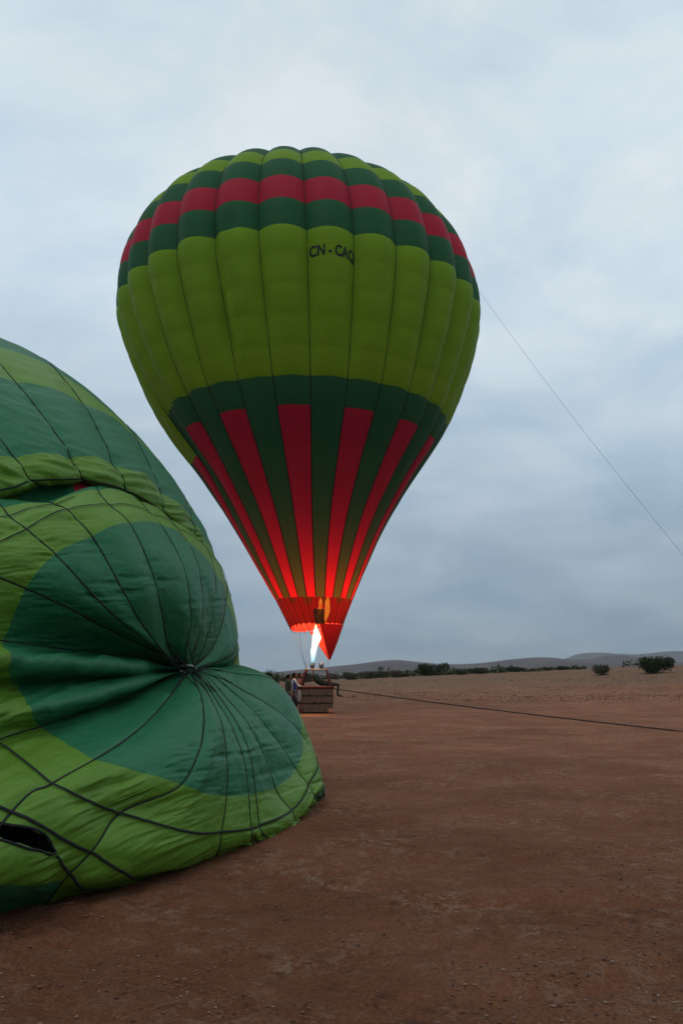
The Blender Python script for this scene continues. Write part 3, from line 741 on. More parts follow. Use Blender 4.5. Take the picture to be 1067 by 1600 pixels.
# puckers run across each gore and are strongest beside the tapes
edge = 0.35 + 0.65 * (np.abs(2 * UU - 1)) ** 1.6
slen = np.linalg.norm(np.diff(Pq, axis=1, prepend=Pq[:, :1]), axis=2).cumsum(1)
n1 = fbm(PH * 1.3 + 3 * UU, slen * 7.0, 3, 0.6)
n2 = fbm(PH * 0.9 + 40, slen * 3.0 + 1.2 * UU, 2)
puck = (0.012 * n1 * edge + 0.026 * n2) * sstep(.03, .2, T2) * np.clip(wid / 0.5, 0.15, 1)
# drag folds: long ridges that follow the pull in the cloth, laid out along the cloth's own run
gx, gy = to_px(Pq)
def folds(slope, wl, run, sharp=1.0, seed=0.0):
    ac = (gy - slope * gx) / wl + 0.35 * fbm(gx / 120 + seed, gy / 60, 2)
    n = fbm(ac, gx / run + seed, 3, 0.5)
    return 0.45 * n + 0.55 * (0.20 - np.abs(n) * 1.7)      # soft swells with sharp creases between them
wlow = sstep(.56, .68, T2) * sstep(16.0, 18.5, PH) * sstep(22.2, 21.4, PH)
puck += wlow * ((0.35 + 1.3 * np.clip(fbm(gx / 90 + 2, gy / 60, 2) + .3, 0, 1)) * (0.075 * folds(-0.40, 26, 240, .9, 3.1) + 0.030 * folds(-0.46, 11, 90, 1, 8.0)))
wlow2 = sstep(.58, .66, T2) * sstep(11.0, 12.5, PH) * sstep(17.5, 16.0, PH)
puck += wlow2 * 0.034 * folds(-0.25, 12, 80, 1, 5.0)
wdis = sstep(.10, .3, T2) * sstep(.66, .58, T2) * sstep(11.5, 13, PH) * sstep(21.2, 20.6, PH)
puck += wdis * (np.clip(fbm(gx / 70 + 6, gy / 50, 2) + .35, 0, 1) * (0.075 * folds(-0.12, 9, 60, 1, 1.0) * edge + 0.026 * folds(-0.35, 18, 140, 1, 2.0)))
wup = np.maximum(sstep(22.8, 23.6, PH), sstep(8.5, 7.5, PH)) * sstep(.12, .3, T2)
upl = sstep(.5, .72, T2) * np.maximum(sstep(22.8, 23.4, PH), sstep(3.6, 2.6, PH))
puck += wup * np.clip(fbm(gx / 60 + 1, gy / 50, 2) + .35, 0, 1) * (0.080 * folds(-0.04, 9, 70, 1, 6.0) * edge) + upl * (0.065 * folds(-0.06, 20, 170, .9, 4.0) + 0.014 * folds(-0.10, 9, 60, 1, 9.0))
wf = sstep(20.8, 21.2, PH) * sstep(.15, .35, T2)
puck += wf * (0.055 * folds(-0.22, 22, 150, 1, 7.0) + 0.02 * folds(-0.2, 9, 70, 1, 2.5))
calm = 0.30 + 0.70 * sstep(0, .14, np.minimum(UU, 1 - UU))
calm *= 1 - 0.8 * np.exp(-((T2 - .75) / .022) ** 2) - 0.8 * np.exp(-((T2 - .88) / .020) ** 2) * (PH > 18.6)
calm *= 0.45 + 0.55 * sstep(1.0, .93, T2)
Pq = Pq + Nq * (bulge + puck * calm)[..., None]
# vent slot low on the left: the cloth is pulled inwards
ax, ay = to_px(Pq)
xk = [-200, -60, 0, 50, 72, 84, 90]; topy = np.interp(ax, xk, [1230, 1262, 1286, 1293, 1304, 1326, 1333]); boty = np.interp(ax, xk, [1270, 1294, 1312, 1327, 1333, 1336, 1334])
inside = (ay > topy) & (ay < boty) & (ax < 87) * (T2 > .86) * (PH > 18.5) * (PH < 21)
Pq[..., 2] = np.where(T2 > .9, np.maximum(Pq[..., 2], terrain(Pq[..., 0], Pq[..., 1]) - 0.02), Pq[..., 2])
# loose hem where the cloth meets the soil
hn = Nq.copy(); hn[..., 2] = 0; hn /= np.linalg.norm(hn, axis=2, keepdims=True) + 1e-9
Pq = Pq + hn * (sstep(.945, 1.0, T2) * (0.10 * fbm(PH * 5.0, PH * 0 + 3, 3) + 0.02) * (PH > 11) * (PH < 22))[..., None]
NF = grid_normals(Pq)
if np.mean((NF * Nq).sum(2)) < 0: NF = -NF
flip = np.mean((grid_normals(Pq) * Nq).sum(2)) < 0
roots = ray(180, 1385, 7.0); roots[2] = 0
lb = thing('limp_balloon', 'half inflated green and lime balloon slumped on the ground, crown facing the viewer', 'hot air balloon', roots)
BANDT = [(0, .6, g_dark, 'crown_panel'), (.6, .94, g_lime, 'lime_panel'), (.94, 1.0, g_dark, 'edge_panel')]
def jt(t): return int(np.argmin(np.abs(tline - t)))
bounds = [float(s) for s in seamphi] + [24.0]
for a, b in zip(bounds[:-1], bounds[1:]):
    i0, i1 = int(round(a * SUBD)), int(round(b * SUBD))
    par = lb
    for t0, t1, m_, nm in BANDT:
        j0, j1 = jt(t0), jt(t1)
        if nm == 'edge_panel' and 12.9 < a < 18.9: m_ = g_lime
        fq = grid_faces(i1-i0+1, j1-j0+1, flip); ins = inside[i0:i1+1, j0:j1+1].reshape(-1)
        fq = fq[ins[fq].sum(1) < 3]
        o = mesh_obj(nm, Pq[i0:i1+1, j0:j1+1].reshape(-1, 3), fq, m_, par, True, NF[i0:i1+1, j0:j1+1].reshape(-1, 3))
        if nm == 'crown_panel': par = o
def calm_path(P, k):
    for _ in range(k):
        P = P.copy(); P[1:-1] = P[:-2] * .25 + P[1:-1] * .5 + P[2:] * .25
    return P
for a in seamphi:
    i = int(round(a * SUBD)); js = np.arange(3, len(tline), 2)
    MB().tube(calm_path(Pq[i, js], 6) + NF[i, js] * 0.008, 0.0080, 6, up=NF[i, js], flat=0.4).obj('load_tape', m_tape, lb, True)
def ring_tape(tf, r_, ph0, ph1):
    pv = np.arange(ph0, ph1, 0.05); ii = np.round(pv * SUBD).astype(int) % int(nS * SUBD)
    jj = np.array([jt(tf(p)) for p in pv])
    MB().tube(calm_path(Pq[ii, jj], 3) + NF[ii, jj] * 0.016, r_, 6, up=NF[ii, jj], flat=0.4).obj('ring_tape', m_tape, lb, True)
ring_tape(lambda p: .75, 0.0100, 12.0, 23.5)
ring_tape(lambda p: .75, 0.0070, 23.5, 32.2)
ring_tape(lambda p: float(np.interp(p, [18.1, 18.5, 19.0], [1.0, .92, .88])), 0.0115, 18.1, 21.2)
q0 = np.where((T2 > .86) & (PH > 18.5) & (PH < 21.2), (ax - 86) ** 2 + (ay - 1333) ** 2, 1e9); qi, qj = np.unravel_index(np.argmin(q0), q0.shape); pe, te = float(pf[qi]), float(tline[qj])
ring_tape(lambda p: float(np.interp(p, [18.3, 18.5, 18.75, 19.0, max(pe, 19.05)], [1.0, .985, .96, .925, te])), 0.0110, 18.3, max(pe, 19.06))
ring_tape(lambda p: .88, 0.0085, 25.0, 27.4)
# hem round the vent slot, and a near-black sheet that paints the shade inside it
hemx = [-150, -60, 0, 50, 72, 84, 88, 80, 60, 30, 0, -60, -150]; hemt = [1240, 1262, 1286, 1293, 1304, 1326, 1333, 1335, 1329.5, 1320.5, 1312, 1294, 1276]
sel = (T2 > .86) & (PH > 18.5) & (PH < 21.2); cand = np.argwhere(sel); cxp, cyp = ax[sel], ay[sel]
hp = []
for tt_ in np.linspace(0, 12, 60):
    qx_, qy_ = np.interp(tt_, range(13), hemx), np.interp(tt_, range(13), hemt)
    k_ = np.argmin((cxp - qx_) ** 2 + (cyp - qy_) ** 2); i_, j_ = cand[k_]; hp.append(Pq[i_, j_] + NF[i_, j_] * 0.004)
hp = np.array(hp); hp[1:-1] = (hp[:-2] + hp[1:-1] + hp[2:]) / 3
MB().tube(hp, 0.010, 6).obj('vent_hem', m_tape, lb, True)
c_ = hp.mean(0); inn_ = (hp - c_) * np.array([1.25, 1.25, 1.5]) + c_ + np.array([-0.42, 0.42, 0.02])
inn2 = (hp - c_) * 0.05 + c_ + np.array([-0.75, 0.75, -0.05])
mesh_obj('vent_shade', np.concatenate([(hp - c_) * 1.06 + c_ + np.array([-.03, .03, 0]), inn_, inn2]), [(k_ + r_*60, (k_+1) % 60 + r_*60, (k_+1) % 60 + (r_+1)*60, k_ + (r_+1)*60) for r_ in (0, 1) for k_ in range(60)], fabric('dark_vent_shade', (0.016, 0.030, 0.014), trans=0.02), lb)
# crown ring with knotted cords at the pinched apex
ap = ray(*AP) + np.array([0.03, -0.32, 0.0])
ringm = MB(); ringm.tube([ap + np.array([0.10 * math.cos(a), -0.05 * math.sin(a), 0.045 * math.sin(a)]) for a in np.linspace(0, 2*math.pi, 20)], 0.016, 6)
ringo = ringm.obj('crown_ring', m_steel, lb, True)
for k, a in enumerate(seamphi):
    i = int(round(a * SUBD)); j = jt(.15)
    e = Pq[i, j] + NF[i, j] * 0.012
    st = ap + np.array([0.10 * math.cos(k * 1.3), -0.02, 0.045 * math.sin(k * 1.3)])
    mid = (st + e) / 2 + np.array([0, -0.05, 0.0])
    tq = np.linspace(0, 1, 9)[:, None]
    MB().tube((1-tq)**2 * st + 2*tq*(1-tq) * mid + tq**2 * e, 0.007, 5).obj('crown_cord', m_tape, lb, True)
# main body of the envelope behind the crown
Acol = [  # s, seam?, knots at t = 0 lip, .2, .55, .8, 1 ridge
    (-3.0, True, [(-500, 830, 5.2), (-560, 760, 5.4), (-760, 600, 6.2), (-900, 480, 7.0), (-1080, 380, 8.2)]),
    (-2.0, True, [(-250, 800, 6.2), (-300, 740, 6.3), (-450, 600, 7.0), (-560, 500, 7.8), (-690, 420, 9.0)]),
    (-1.0, True, [(-80, 782, 7.2), (-110, 730, 7.2), (-230, 600, 7.8), (-320, 510, 8.6), (-410, 440, 9.6)]),
    (0.0, True, [(50, 751, 8.0), (24, 714, 8.0), (-85, 590, 8.5), (-160, 512, 9.2), (-215, 470, 10.1)]),
    (1.0, True, [(127, 747, 8.6), (112, 714, 8.6), (25, 598, 9.2), (-30, 535, 10.0), (-62, 508, 10.8)]),
    (2.0, True, [(196, 766, 9.3), (180, 728, 9.35), (130, 632, 10.0), (88, 579, 10.8), (72, 565, 11.4)]),
    (3.0, True, [(256, 800, 10.1), (251, 770, 10.15), (215, 690, 10.9), (204, 673, 11.4), (196, 664, 11.9)]),
    (4.0, True, [(303, 843, 10.9), (302, 822, 11.0), (294, 788, 11.6), (290, 780, 11.9), (285, 773, 12.3)]),
    (5.0, True, [(340, 905, 11.5), (340, 893, 11.6), (337, 880, 11.9), (334, 872, 12.2), (331, 862, 12.6)]),
    (6.0, True, [(354, 965, 12.0), (355, 957, 12.1), (357, 950, 12.4), (357, 944, 12.7), (356, 938, 13.1)]),
    (6.6, True, [(352, 1030, 12.6), (353, 1020, 12.7), (354, 1010, 13.0), (355, 1000, 13.3), (355, 990, 13.8)])]
AT = [-0.25, 0, .2, .55, .8, 1, 1.25, 1.5, 1.8, 2.0]
kn = []
for s_, _, pts in Acol:
    W5 = [ray(*p) for p in pts]; rg = W5[-1]
    inn = W5[0] + np.array([-0.05, 0.55, 0.10])
    bd = np.array([-0.25, 1.0, 0]); sc_ = 0.55 + 0.08 * rg[2]
    back = [rg + bd * 1.5 * sc_ + np.array([0, 0, -0.02 * rg[2]]), rg + bd * 3.0 * sc_ + np.array([0, 0, -0.22 * rg[2]]), rg + bd * 3.9 * sc_ + np.array([0, 0, -0.62 * rg[2]]), rg + bd * 3.7 * sc_ + np.array([0, 0, -rg[2] - 0.05])]
    kn.append([inn] + W5 + back)
kn = np.array(kn); As = np.array([c[0] for c in Acol])
at = np.unique(np.concatenate([np.linspace(-.25, 0, 10), np.linspace(0, .2, 30), np.linspace(.2, .55, 44), np.linspace(.55, .8, 24), np.linspace(.8, 1, 16), np.linspace(1, 2, 40)]))
cols = np.array([hermite(AT, k_, at) for k_ in kn])
SA = 30
asf = np.arange(int(As[0] * SA), int(round(As[-1] * SA)) + 1) / SA
PA = hermite(As, cols.reshape(len(As), -1), asf).reshape(len(asf), len(at), 3)
NA = grid_normals(PA)
if np.mean(NA[:, 20:60, 1]) > 0: NA = -NA
ua = asf - np.floor(asf); UA = np.repeat(ua[:, None], len(at), 1); TA = np.repeat(at[None], len(asf), 0); SAx = np.repeat(asf[:, None], len(at), 1)
la = np.linalg.norm(np.diff(PA, axis=1, prepend=PA[:, :1]), axis=2).cumsum(1)
bul = 0.055 * (4 * UA * (1 - UA)) ** 0.7 * sstep(6.5, 4.0, SAx) * (0.15 + 0.85 * sstep(.85, .45, TA))
bul += 0.018 * fbm(SAx * 1.2 + 2 * UA, la * 5.0, 3) * (0.4 + np.abs(2 * UA - 1))
lip = np.exp(-((TA - 0.12) / 0.13) ** 2)
hx, hy = to_px(PA)
bul += lip * 0.10 * fbm((hy - 0.25 * hx) / 12 + 0.4 * fbm(hx / 60, hy / 40, 2), hx / 90 + 9, 3) * sstep(6, 4, SAx)
bul += 0.022 * fbm((hy - 0.35 * hx) / 9, hx / 60 + 3, 3) * sstep(.5, .25, np.abs(TA - .2)) * sstep(6, 4, SAx)
PA = PA + NA * bul[..., None]
NA2 = grid_normals(PA); fl2 = np.mean((NA2 * NA).sum(2)) < 0
if fl2: NA2 = -NA2
BANDA = [(-.25, .2, g_lime, 'lime_panel'), (.2, .55, g_dark, 'body_panel'), (.55, .8, g_lime, 'lime_panel'), (.8, 2.0, g_dark, 'back_panel')]
def ja(t): return int(np.argmin(np.abs(at - t)))
ends = [c[0] for c in Acol]
for a, b in zip(ends[:-1], ends[1:]):
    i0, i1 = int(round((a - As[0]) * SA)), int(round((b - As[0]) * SA))
    made = {}
    for t0, t1, m_, nm in [BANDA[1], BANDA[0], BANDA[2], BANDA[3]]:
        j0, j1 = ja(t0), ja(t1)
        o = mesh_obj(nm, PA[i0:i1+1, j0:j1+1].reshape(-1, 3), grid_faces(i1-i0+1, j1-j0+1, fl2), m_, made.get('body', lb), True, NA2[i0:i1+1, j0:j1+1].reshape(-1, 3))
        if nm == 'body_panel': made['body'] = o
for c in Acol[1:-1]:
    i = int(round((c[0] - As[0]) * SA)); js = np.arange(ja(0.0), len(at), 2)
    MB().tube(calm_path(PA[i, js], 4) + NA2[i, js] * 0.010, 0.0075, 6, up=NA2[i, js], flat=0.6).obj('load_tape', m_tape, lb, True)
ii = np.arange(0, len(asf), 3); j = ja(0.0)
MB().tube(PA[ii, j] + NA2[ii, j] * 0.006, 0.010, 6, up=NA2[ii, j], flat=0.6).obj('ring_tape', m_tape, lb, True)
# cloth seen inside the gap between crown and body
def patch(name, quad, mat, sag=0.05):
    n = 14; c = [ray(*q) for q in quad]; P = np.zeros((n, n, 3))
    for i in range(n):
        for j in range(n):
            u, v = i/(n-1), j/(n-1)
            P[i, j] = (c[0]*(1-u) + c[1]*u)*(1-v) + (c[3]*(1-u) + c[2]*u)*v + np.array([0, sag*math.sin(math.pi*u)*math.sin(math.pi*v) + 0.02*math.sin(9*u+4*v), 0])
    return mesh_obj(name, P.reshape(-1, 3), grid_faces(n, n), mat, lb)
patch('inner_cloth', [(30, 800, 8.10), (116, 780, 8.45), (114, 742, 8.75), (30, 742, 8.30)], g_dark)
patch('inner_cloth', [(116, 780, 8.45), (160, 775, 8.85), (160, 742, 9.0), (114, 742, 8.75)], g_red)
patch('inner_cloth', [(-60, 812, 7.75), (32, 800, 8.12), (30, 742, 8.32), (-60, 760, 7.9)], g_lime)

# ------------------------------------------------------------------ ropes
tr = thing('tether_rope', 'dark rope running from the basket across the bare ground to the right', 'rope', (BX + 0.7, BY, 0))
a = np.array([BX + HW + 0.02, BY - 0.3, ZB + HT - 0.05]); b = ray(1067, 1143, 24.6); c = b + (b - a) * 0.35; c[2] = terrain(c[0], c[1]) + 0.02
tq = np.linspace(0, 1, 60)[:, None]
P = a * (1 - tq) + (b) * tq; P[:, 2] -= 0.06 * np.sin(np.pi * tq[:, 0])
P = np.concatenate([P, [b * .6 + c * .4, c]])
MB().tube(P, 0.024, 6).obj('rope_strand', m_rope, tr, True)
cl_ = thing('crown_line', 'thin grey cord slanting down from the upright balloon to the right', 'cord', (BX + 8, BY, 0))
th = math.radians(318); a = balloon_pt(np.array([th]), np.array([22.6]), np.array([0.0]), 0.02)[0]
a = ray(749, 456, 38.2); b = ray(1067, 868, 30.0); dirv = b - a
s_end = (0 - a[2]) / dirv[2]
tq = np.linspace(0, 1, 40)[:, None]
P = a + dirv * tq; P[:, 2] -= 0.25 * np.sin(np.pi * tq[:, 0])
e = a + dirv * 1.5; e[2] += 0.0
P = np.concatenate([P, [a + dirv * 1.25, a + dirv * (s_end * 0.999)]])
MB().tube(P, 0.0065, 5).obj('cord_strand', m_line, cl_, True)

# ------------------------------------------------------------------ people
def rotz(a): return np.array([[math.cos(a), -math.sin(a), 0], [math.sin(a), math.cos(a), 0], [0, 0, 1]])
def ik(s, h, l1, l2, hint):
    s, h, hint = (np.array(q, float) for q in (s, h, hint)); d = h - s; L = min(np.linalg.norm(d), (l1 + l2) * 0.995); u = d / np.linalg.norm(d)
    h = s + u * L; a = (l1*l1 - l2*l2 + L*L) / (2*L); k = math.sqrt(max(l1*l1 - a*a, 0)); n = hint - u * (hint @ u); n /= np.linalg.norm(n) + 1e-9
    return s + u * a + n * k, h
m_skin = simple('brown_skin', (0.16, 0.075, 0.045), rough=0.55, var=0.1)
m_hair = simple('black_hair', (0.006, 0.005, 0.005), rough=0.9, spec=0.03)
m_eye = simple('dark_eye', (0.01, 0.01, 0.01), rough=0.3)
def make_person(label, J, cloth, group=None, look=(1, 0, 0.2)):
    """J: world joints. One remeshed body; hair and eyes are children."""
    root_loc = np.array(J['root'])
    seg = []   # p0, r0, p1, r1, material slot (0 skin, 1 shirt, 2 trousers, 3 shoes)
    g = lambda k: np.array(J[k], float)
    seg.append((g('pelvis'), .135, g('waist'), .120, 1)); seg.append((g('waist'), .120, g('chest'), .150, 1))
    sh = (g('shl') + g('shr')) / 2
    seg.append((g('chest'), .150, sh - (0, 0, .03), .11, 1)); seg.append((g('shl'), .070, g('shr'), .070, 1))
    seg.append((sh, .058, g('head') - (0, 0, .06), .052, 0))
    for s_ in 'lr':
        seg.append((g('pelvis'), .12, g('hip' + s_), .100, 2))
        seg.append((g('hip' + s_), .098, g('kn' + s_), .062, 2)); seg.append((g('kn' + s_), .062, g('an' + s_), .044, 2))
        seg.append((g('an' + s_) - (0, 0, .03), .045, g('toe' + s_), .034, 3))
        seg.append((g('sh' + s_), .066, g('el' + s_), .045, 1)); seg.append((g('el' + s_), .043, g('ha' + s_), .030, cloth.get('forearm', 0)))
        d = g('ha' + s_) - g('el' + s_); d /= np.linalg.norm(d); side = np.cross(d, (0, 0, 1.0)); side /= np.linalg.norm(side) + 1e-9
        dn = np.cross(side, d)
        palm = g('ha' + s_) + d * .07
        seg.append((g('ha' + s_), .030, palm, .034, 0))
        for q, (off, ln) in enumerate(((-.030, .070), (-.010, .082), (.010, .078), (.030, .060))):
            b0 = palm + side * off; b1 = b0 + d * ln * .55 - dn * .012; b2 = b1 + d * ln * .40 - dn * .03
            seg.append((b0, .0115, b1, .0105, 0)); seg.append((b1, .0105, b2, .009, 0))
        b0 = g('ha' + s_) + d * .02 + side * -.028; b1 = b0 + d * .045 - side * .028; seg.append((b0, .014, b1, .0105, 0))
    hd = g('head'); lk = np.array(look, float); lk /= np.linalg.norm(lk); sd = np.cross(lk, (0, 0, 1.0)); sd /= np.linalg.norm(sd); upv = np.cross(sd, lk)
    R = np.stack([lk, sd, upv], 1)
    mb = MB()
    hv = MB().ball((0, 0, 0), (.098, .078, .120), 16, 12); V = np.array(hv.v)
    V[:, 0] += np.where(V[:, 2] < -.03, -0.012, 0); V[:, 1] *= np.where(V[:, 2] < -.04, 0.86, 1)
    mb.add((V @ R.T + hd), hv.f)
    for p, r in (((.100, 0, -.015), .020), ((.088, 0, -.070), .026), ((0.0, .080, -.01), .022), ((0.0, -.080, -.01), .022), ((.09, 0, -.105), .024)):
        mb.ball(np.array(p) @ R.T + hd, r, 8, 6)
    for p0, r0, p1, r1, mm in seg:
        L = np.linalg.norm(p1 - p0); n = max(2, int(L / .05))
        tt = np.linspace(0, 1, n + 1)[:, None]
        mb.tube(p0 * (1 - tt) + p1 * tt, (r0 * (1 - tt) + r1 * tt)[:, 0], 10); mb.ball(p0, r0, 10, 7); mb.ball(p1, r1, 10, 7)
    tmp = mesh_obj('tmp_body', mb.v, mb.f, m_skin, None, True, origin=root_loc)
    md = tmp.modifiers.new('r', 'REMESH'); md.mode = 'VOXEL'; md.voxel_size = 0.0115; md.use_smooth_shade = True
    dg = bpy.context.evaluated_depsgraph_get()
    me = bpy.data.meshes.new_from_object(tmp.evaluated_get(dg)); bpy.data.objects.remove(tmp)
    nv = len(me.vertices); co = np.zeros(nv * 3); me.vertices.foreach_get('co', co); co = co.reshape(-1, 3) + root_loc
    best = np.full(nv, 1e9); mi = np.zeros(nv, int)
    for p0, r0, p1, r1, mm in seg:
        d = p1 - p0; t = np.clip(((co - p0) @ d) / (d @ d + 1e-9), 0, 1); dist = np.linalg.norm(co - p0 - t[:, None] * d, axis=1) - (r0 + (r1 - r0) * t)
        q = dist < best; best[q] = dist[q]; mi[q] = mm
    q = np.linalg.norm(((co - hd) @ R) / np.array([.098, .078, .120]), axis=1) - 1; mi[q * 0.1 < best] = 0
    me.materials.clear()
    for m_ in (m_skin, cloth['shirt'], cloth['trousers'], cloth['shoes']): me.materials.append(m_)
    fidx = np.zeros(len(me.polygons), np.int32)
    st = np.zeros(len(me.polygons), np.int32); me.polygons.foreach_get('loop_start', st)
    lv = np.zeros(len(me.loops), np.int32); me.loops.foreach_get('vertex_index', lv)
    fidx = mi[lv[st]].astype(np.int32); me.polygons.foreach_set('material_index', fidx)
    me.polygons.foreach_set('use_smooth', np.ones(len(me.polygons), bool))
    o = bpy.data.objects.new('person', me); COL.objects.link(o); o.location = tuple(root_loc)
    tag(o, label, 'person', group); ROOTLOC[o.name] = tuple(root_loc)
    hb = MB().ball((0, 0, 0), (.114, .094, .134), 18, 14); V = np.array(hb.v)
    lift = (V[:, 0] > .050) & (V[:, 2] < .060) | (V[:, 2] < -.055)
    V[lift] *= 0.74
    V *= (1 + 0.04 * fbm(V[:, 0] * 60, V[:, 1] * 60 + V[:, 2] * 50, 2))[:, None]
    mesh_obj('hair', V @ R.T + hd + upv * .008, hb.f, m_hair, o, True)
    for s_ in (-1, 1):
        MB().ball(np.array((.089, .030 * s_, .005)) @ R.T + hd, .011, 8, 6).obj('eye', m_eye, o, True)
    if 'panel' in cloth:
        c0 = (g('chest') + g('waist')) / 2; fw = R[:, 0] * np.array([1, 1, 0]); fw /= np.linalg.norm(fw); s2 = np.array([-fw[1], fw[0], 0])
        V = []; 
        for a in np.linspace(cloth['panel'][1], cloth['panel'][2], 10):
            for z in np.linspace(-.20, .22, 8): V.append(c0 + (fw * math.cos(a) + s2 * math.sin(a)) * (.158 - .10 * max(0, -z - .1)) + np.array([0, 0, z]))
        mesh_obj('shirt_panel', V, grid_faces(10, 8), cloth['panel'][0], o, True)
    return o
def standing(x, y, face, scale=1.0, hands=((.3, .25, 1.0), (.3, -.25, 1.0)), stance=0.12, lean=0.03):
    """hands are given in the body's own frame: forward, left, up."""
    R = rotz(face); z0 = float(terrain(x, y)); k = scale
    def w(p): return np.array([x, y, z0]) + R @ (np.array(p, float) * k)
    L = {'pelvis': (0, 0, .93), 'waist': (lean*.5, 0, 1.08), 'chest': (lean, 0, 1.28), 'head': (lean + .03, 0, 1.61), 'shl': (lean, .175, 1.41), 'shr': (lean, -.175, 1.41),
         'hipl': (0, .09, .90), 'hipr': (0, -.09, .90), 'anl': (stance, .10, .09), 'anr': (-stance, -.10, .09)}
    L['knl'] = (stance * .5 + .04, .10, .49); L['knr'] = (-stance * .5 + .04, -.10, .49)
    L['toel'] = (stance + .17, .12, .034); L['toer'] = (-stance + .17, -.12, .034)
    for s_, h in zip('lr', hands):
        e, hh = ik(L['sh' + s_], h, .29, .25, (-0.6, 0.3 if s_ == 'l' else -0.3, -0.8)); L['el' + s_] = e; L['ha' + s_] = hh
    J = {q: w(p) for q, p in L.items()}; J['root'] = (x, y, z0)
    return J
m_olive = simple('dark_olive_cloth', (0.022, 0.026, 0.016), rough=0.9)
m_white = simple('grey_white_cloth', (0.36, 0.37, 0.40), rough=0.9)
m_blue = simple('blue_cloth', (0.03, 0.05, 0.22), rough=0.9)
m_jean = simple('navy_denim', (0.020, 0.026, 0.045), rough=0.9)
m_grey = simple('charcoal_cloth', (0.030, 0.030, 0.032), rough=0.9)
m_shoe = simple('dusty_shoe', (0.05, 0.035, 0.03), rough=0.8)
m_pink = simple('dull_red_cloth', (0.14, 0.05, 0.045), rough=0.9)
def px_x(px, Y): return ray(px, 1060, Y)[0]
YP = 36.0
make_person('person in dark olive t-shirt, leftmost of the three beside the basket', standing(px_x(449.5, 35.7), 35.7, math.radians(25), 1.0, ((.20, .24, .92), (.16, -.26, .86))), {'shirt': m_olive, 'trousers': m_grey, 'shoes': m_shoe}, 'crew beside the basket', (0.8, 0.35, 0.25))
make_person('person in white and blue shirt and dark jeans reaching towards the basket', standing(px_x(458.5, 36.1), 36.1, math.radians(10), 1.05, ((.46, .10, 1.14), (.44, -.16, 1.12))), {'shirt': m_white, 'trousers': m_jean, 'shoes': m_shoe, 'forearm': 1, 'panel': (m_blue, -1.9, -0.7)}, 'crew beside the basket', (0.9, 0.2, 0.35))
make_person('person half hidden behind the left pole of the basket, one arm on its rim', standing(px_x(467.5, 37.1), 37.1, math.radians(-20), 1.03, ((.42, .12, 1.12), (.40, -.20, 1.12))), {'shirt': m_pink, 'trousers': m_grey, 'shoes': m_shoe}, 'crew beside the basket', (0.9, -0.2, 0.35))
# pilot perched on the right rim of the basket, leaning in under the burner
zr = ZB + HT + 0.06
Jp = {'root': (BX + 0.6, BY, gz), 'pelvis': (BX + HW - 0.20, BY + 0.05, zr + 0.13), 'waist': (BX + HW - 0.38, BY + 0.05, zr + 0.14), 'chest': (BX + HW - 0.58, BY + 0.05, zr + 0.18),
      'shl': (BX + HW - 0.72, BY + 0.22, zr + 0.25), 'shr': (BX + HW - 0.74, BY - 0.13, zr + 0.25), 'head': (BX + HW - 0.93, BY + 0.06, zr + 0.33),
      'hipl': (BX + HW - 0.12, BY + 0.15, zr + 0.11), 'hipr': (BX + HW - 0.12, BY - 0.04, zr + 0.11),
      'knl': (BX + HW + 0.24, BY + 0.20, zr + 0.06), 'knr': (BX + HW + 0.24, BY - 0.10, zr + 0.07),
      'anl': (BX + HW + 0.20, BY + 0.20, zr - 0.36), 'anr': (BX + HW + 0.22, BY - 0.10, zr - 0.38), 'toel': (BX + HW + 0.38, BY + 0.20, zr - 0.43), 'toer': (BX + HW + 0.40, BY - 0.12, zr - 0.45)}
e, h_ = ik(Jp['shr'], (fx + 0.05, BY - 0.18, FRZ - 0.06), .29, .25, (-0.9, -0.2, -0.6)); Jp['elr'], Jp['har'] = e, h_
e, h_ = ik(Jp['shl'], (BX + HW - 0.35, BY + 0.45, zr + 0.05), .29, .25, (-0.3, 0.5, -0.8)); Jp['ell'], Jp['hal'] = e, h_
make_person('pilot in dark clothes sitting on the basket rim, arm raised to the burner', Jp, {'shirt': m_olive, 'trousers': m_grey, 'shoes': m_shoe}, None, (-0.35, -0.6, 0.7))
# grey bag on the basket's side
bg_ = thing('hanging_bag', 'pale grey cloth bag hanging on the left corner of the basket', 'bag', (BX - HW + 0.02, BY - HD - 0.07, ZB + 0.45))
v = MB().ball((BX - HW + 0.03, BY - HD - 0.07, ZB + 0.74), (.085, .045, .27), 14, 10)
V = np.array(v.v); V[:, 0] += 0.02 * fbm(V[:, 2] * 5, V[:, 0] * 9, 2); cz = ZB + 0.74
V[:, 0] = BX - HW + 0.03 + np.sign(V[:, 0] - BX + HW - 0.03) * np.abs(V[:, 0] - BX + HW - 0.03) ** 0.6 * 0.085 ** 0.4
mesh_obj('bag_body', V, v.f, simple('pale_canvas', (0.22, 0.21, 0.19), rough=0.9, bump=0.5), bg_)
MB().tube([(BX - HW - 0.04, BY - HD - 0.07, ZB + 1.0), (BX - HW - 0.02, BY - HD - 0.07, ZB + 1.13), (BX - HW + 0.05, BY - HD - 0.07, ZB + 1.13), (BX - HW + 0.08, BY - HD - 0.07, ZB + 1.0)], 0.012, 6).obj('bag_strap', m_rope, bg_, True)

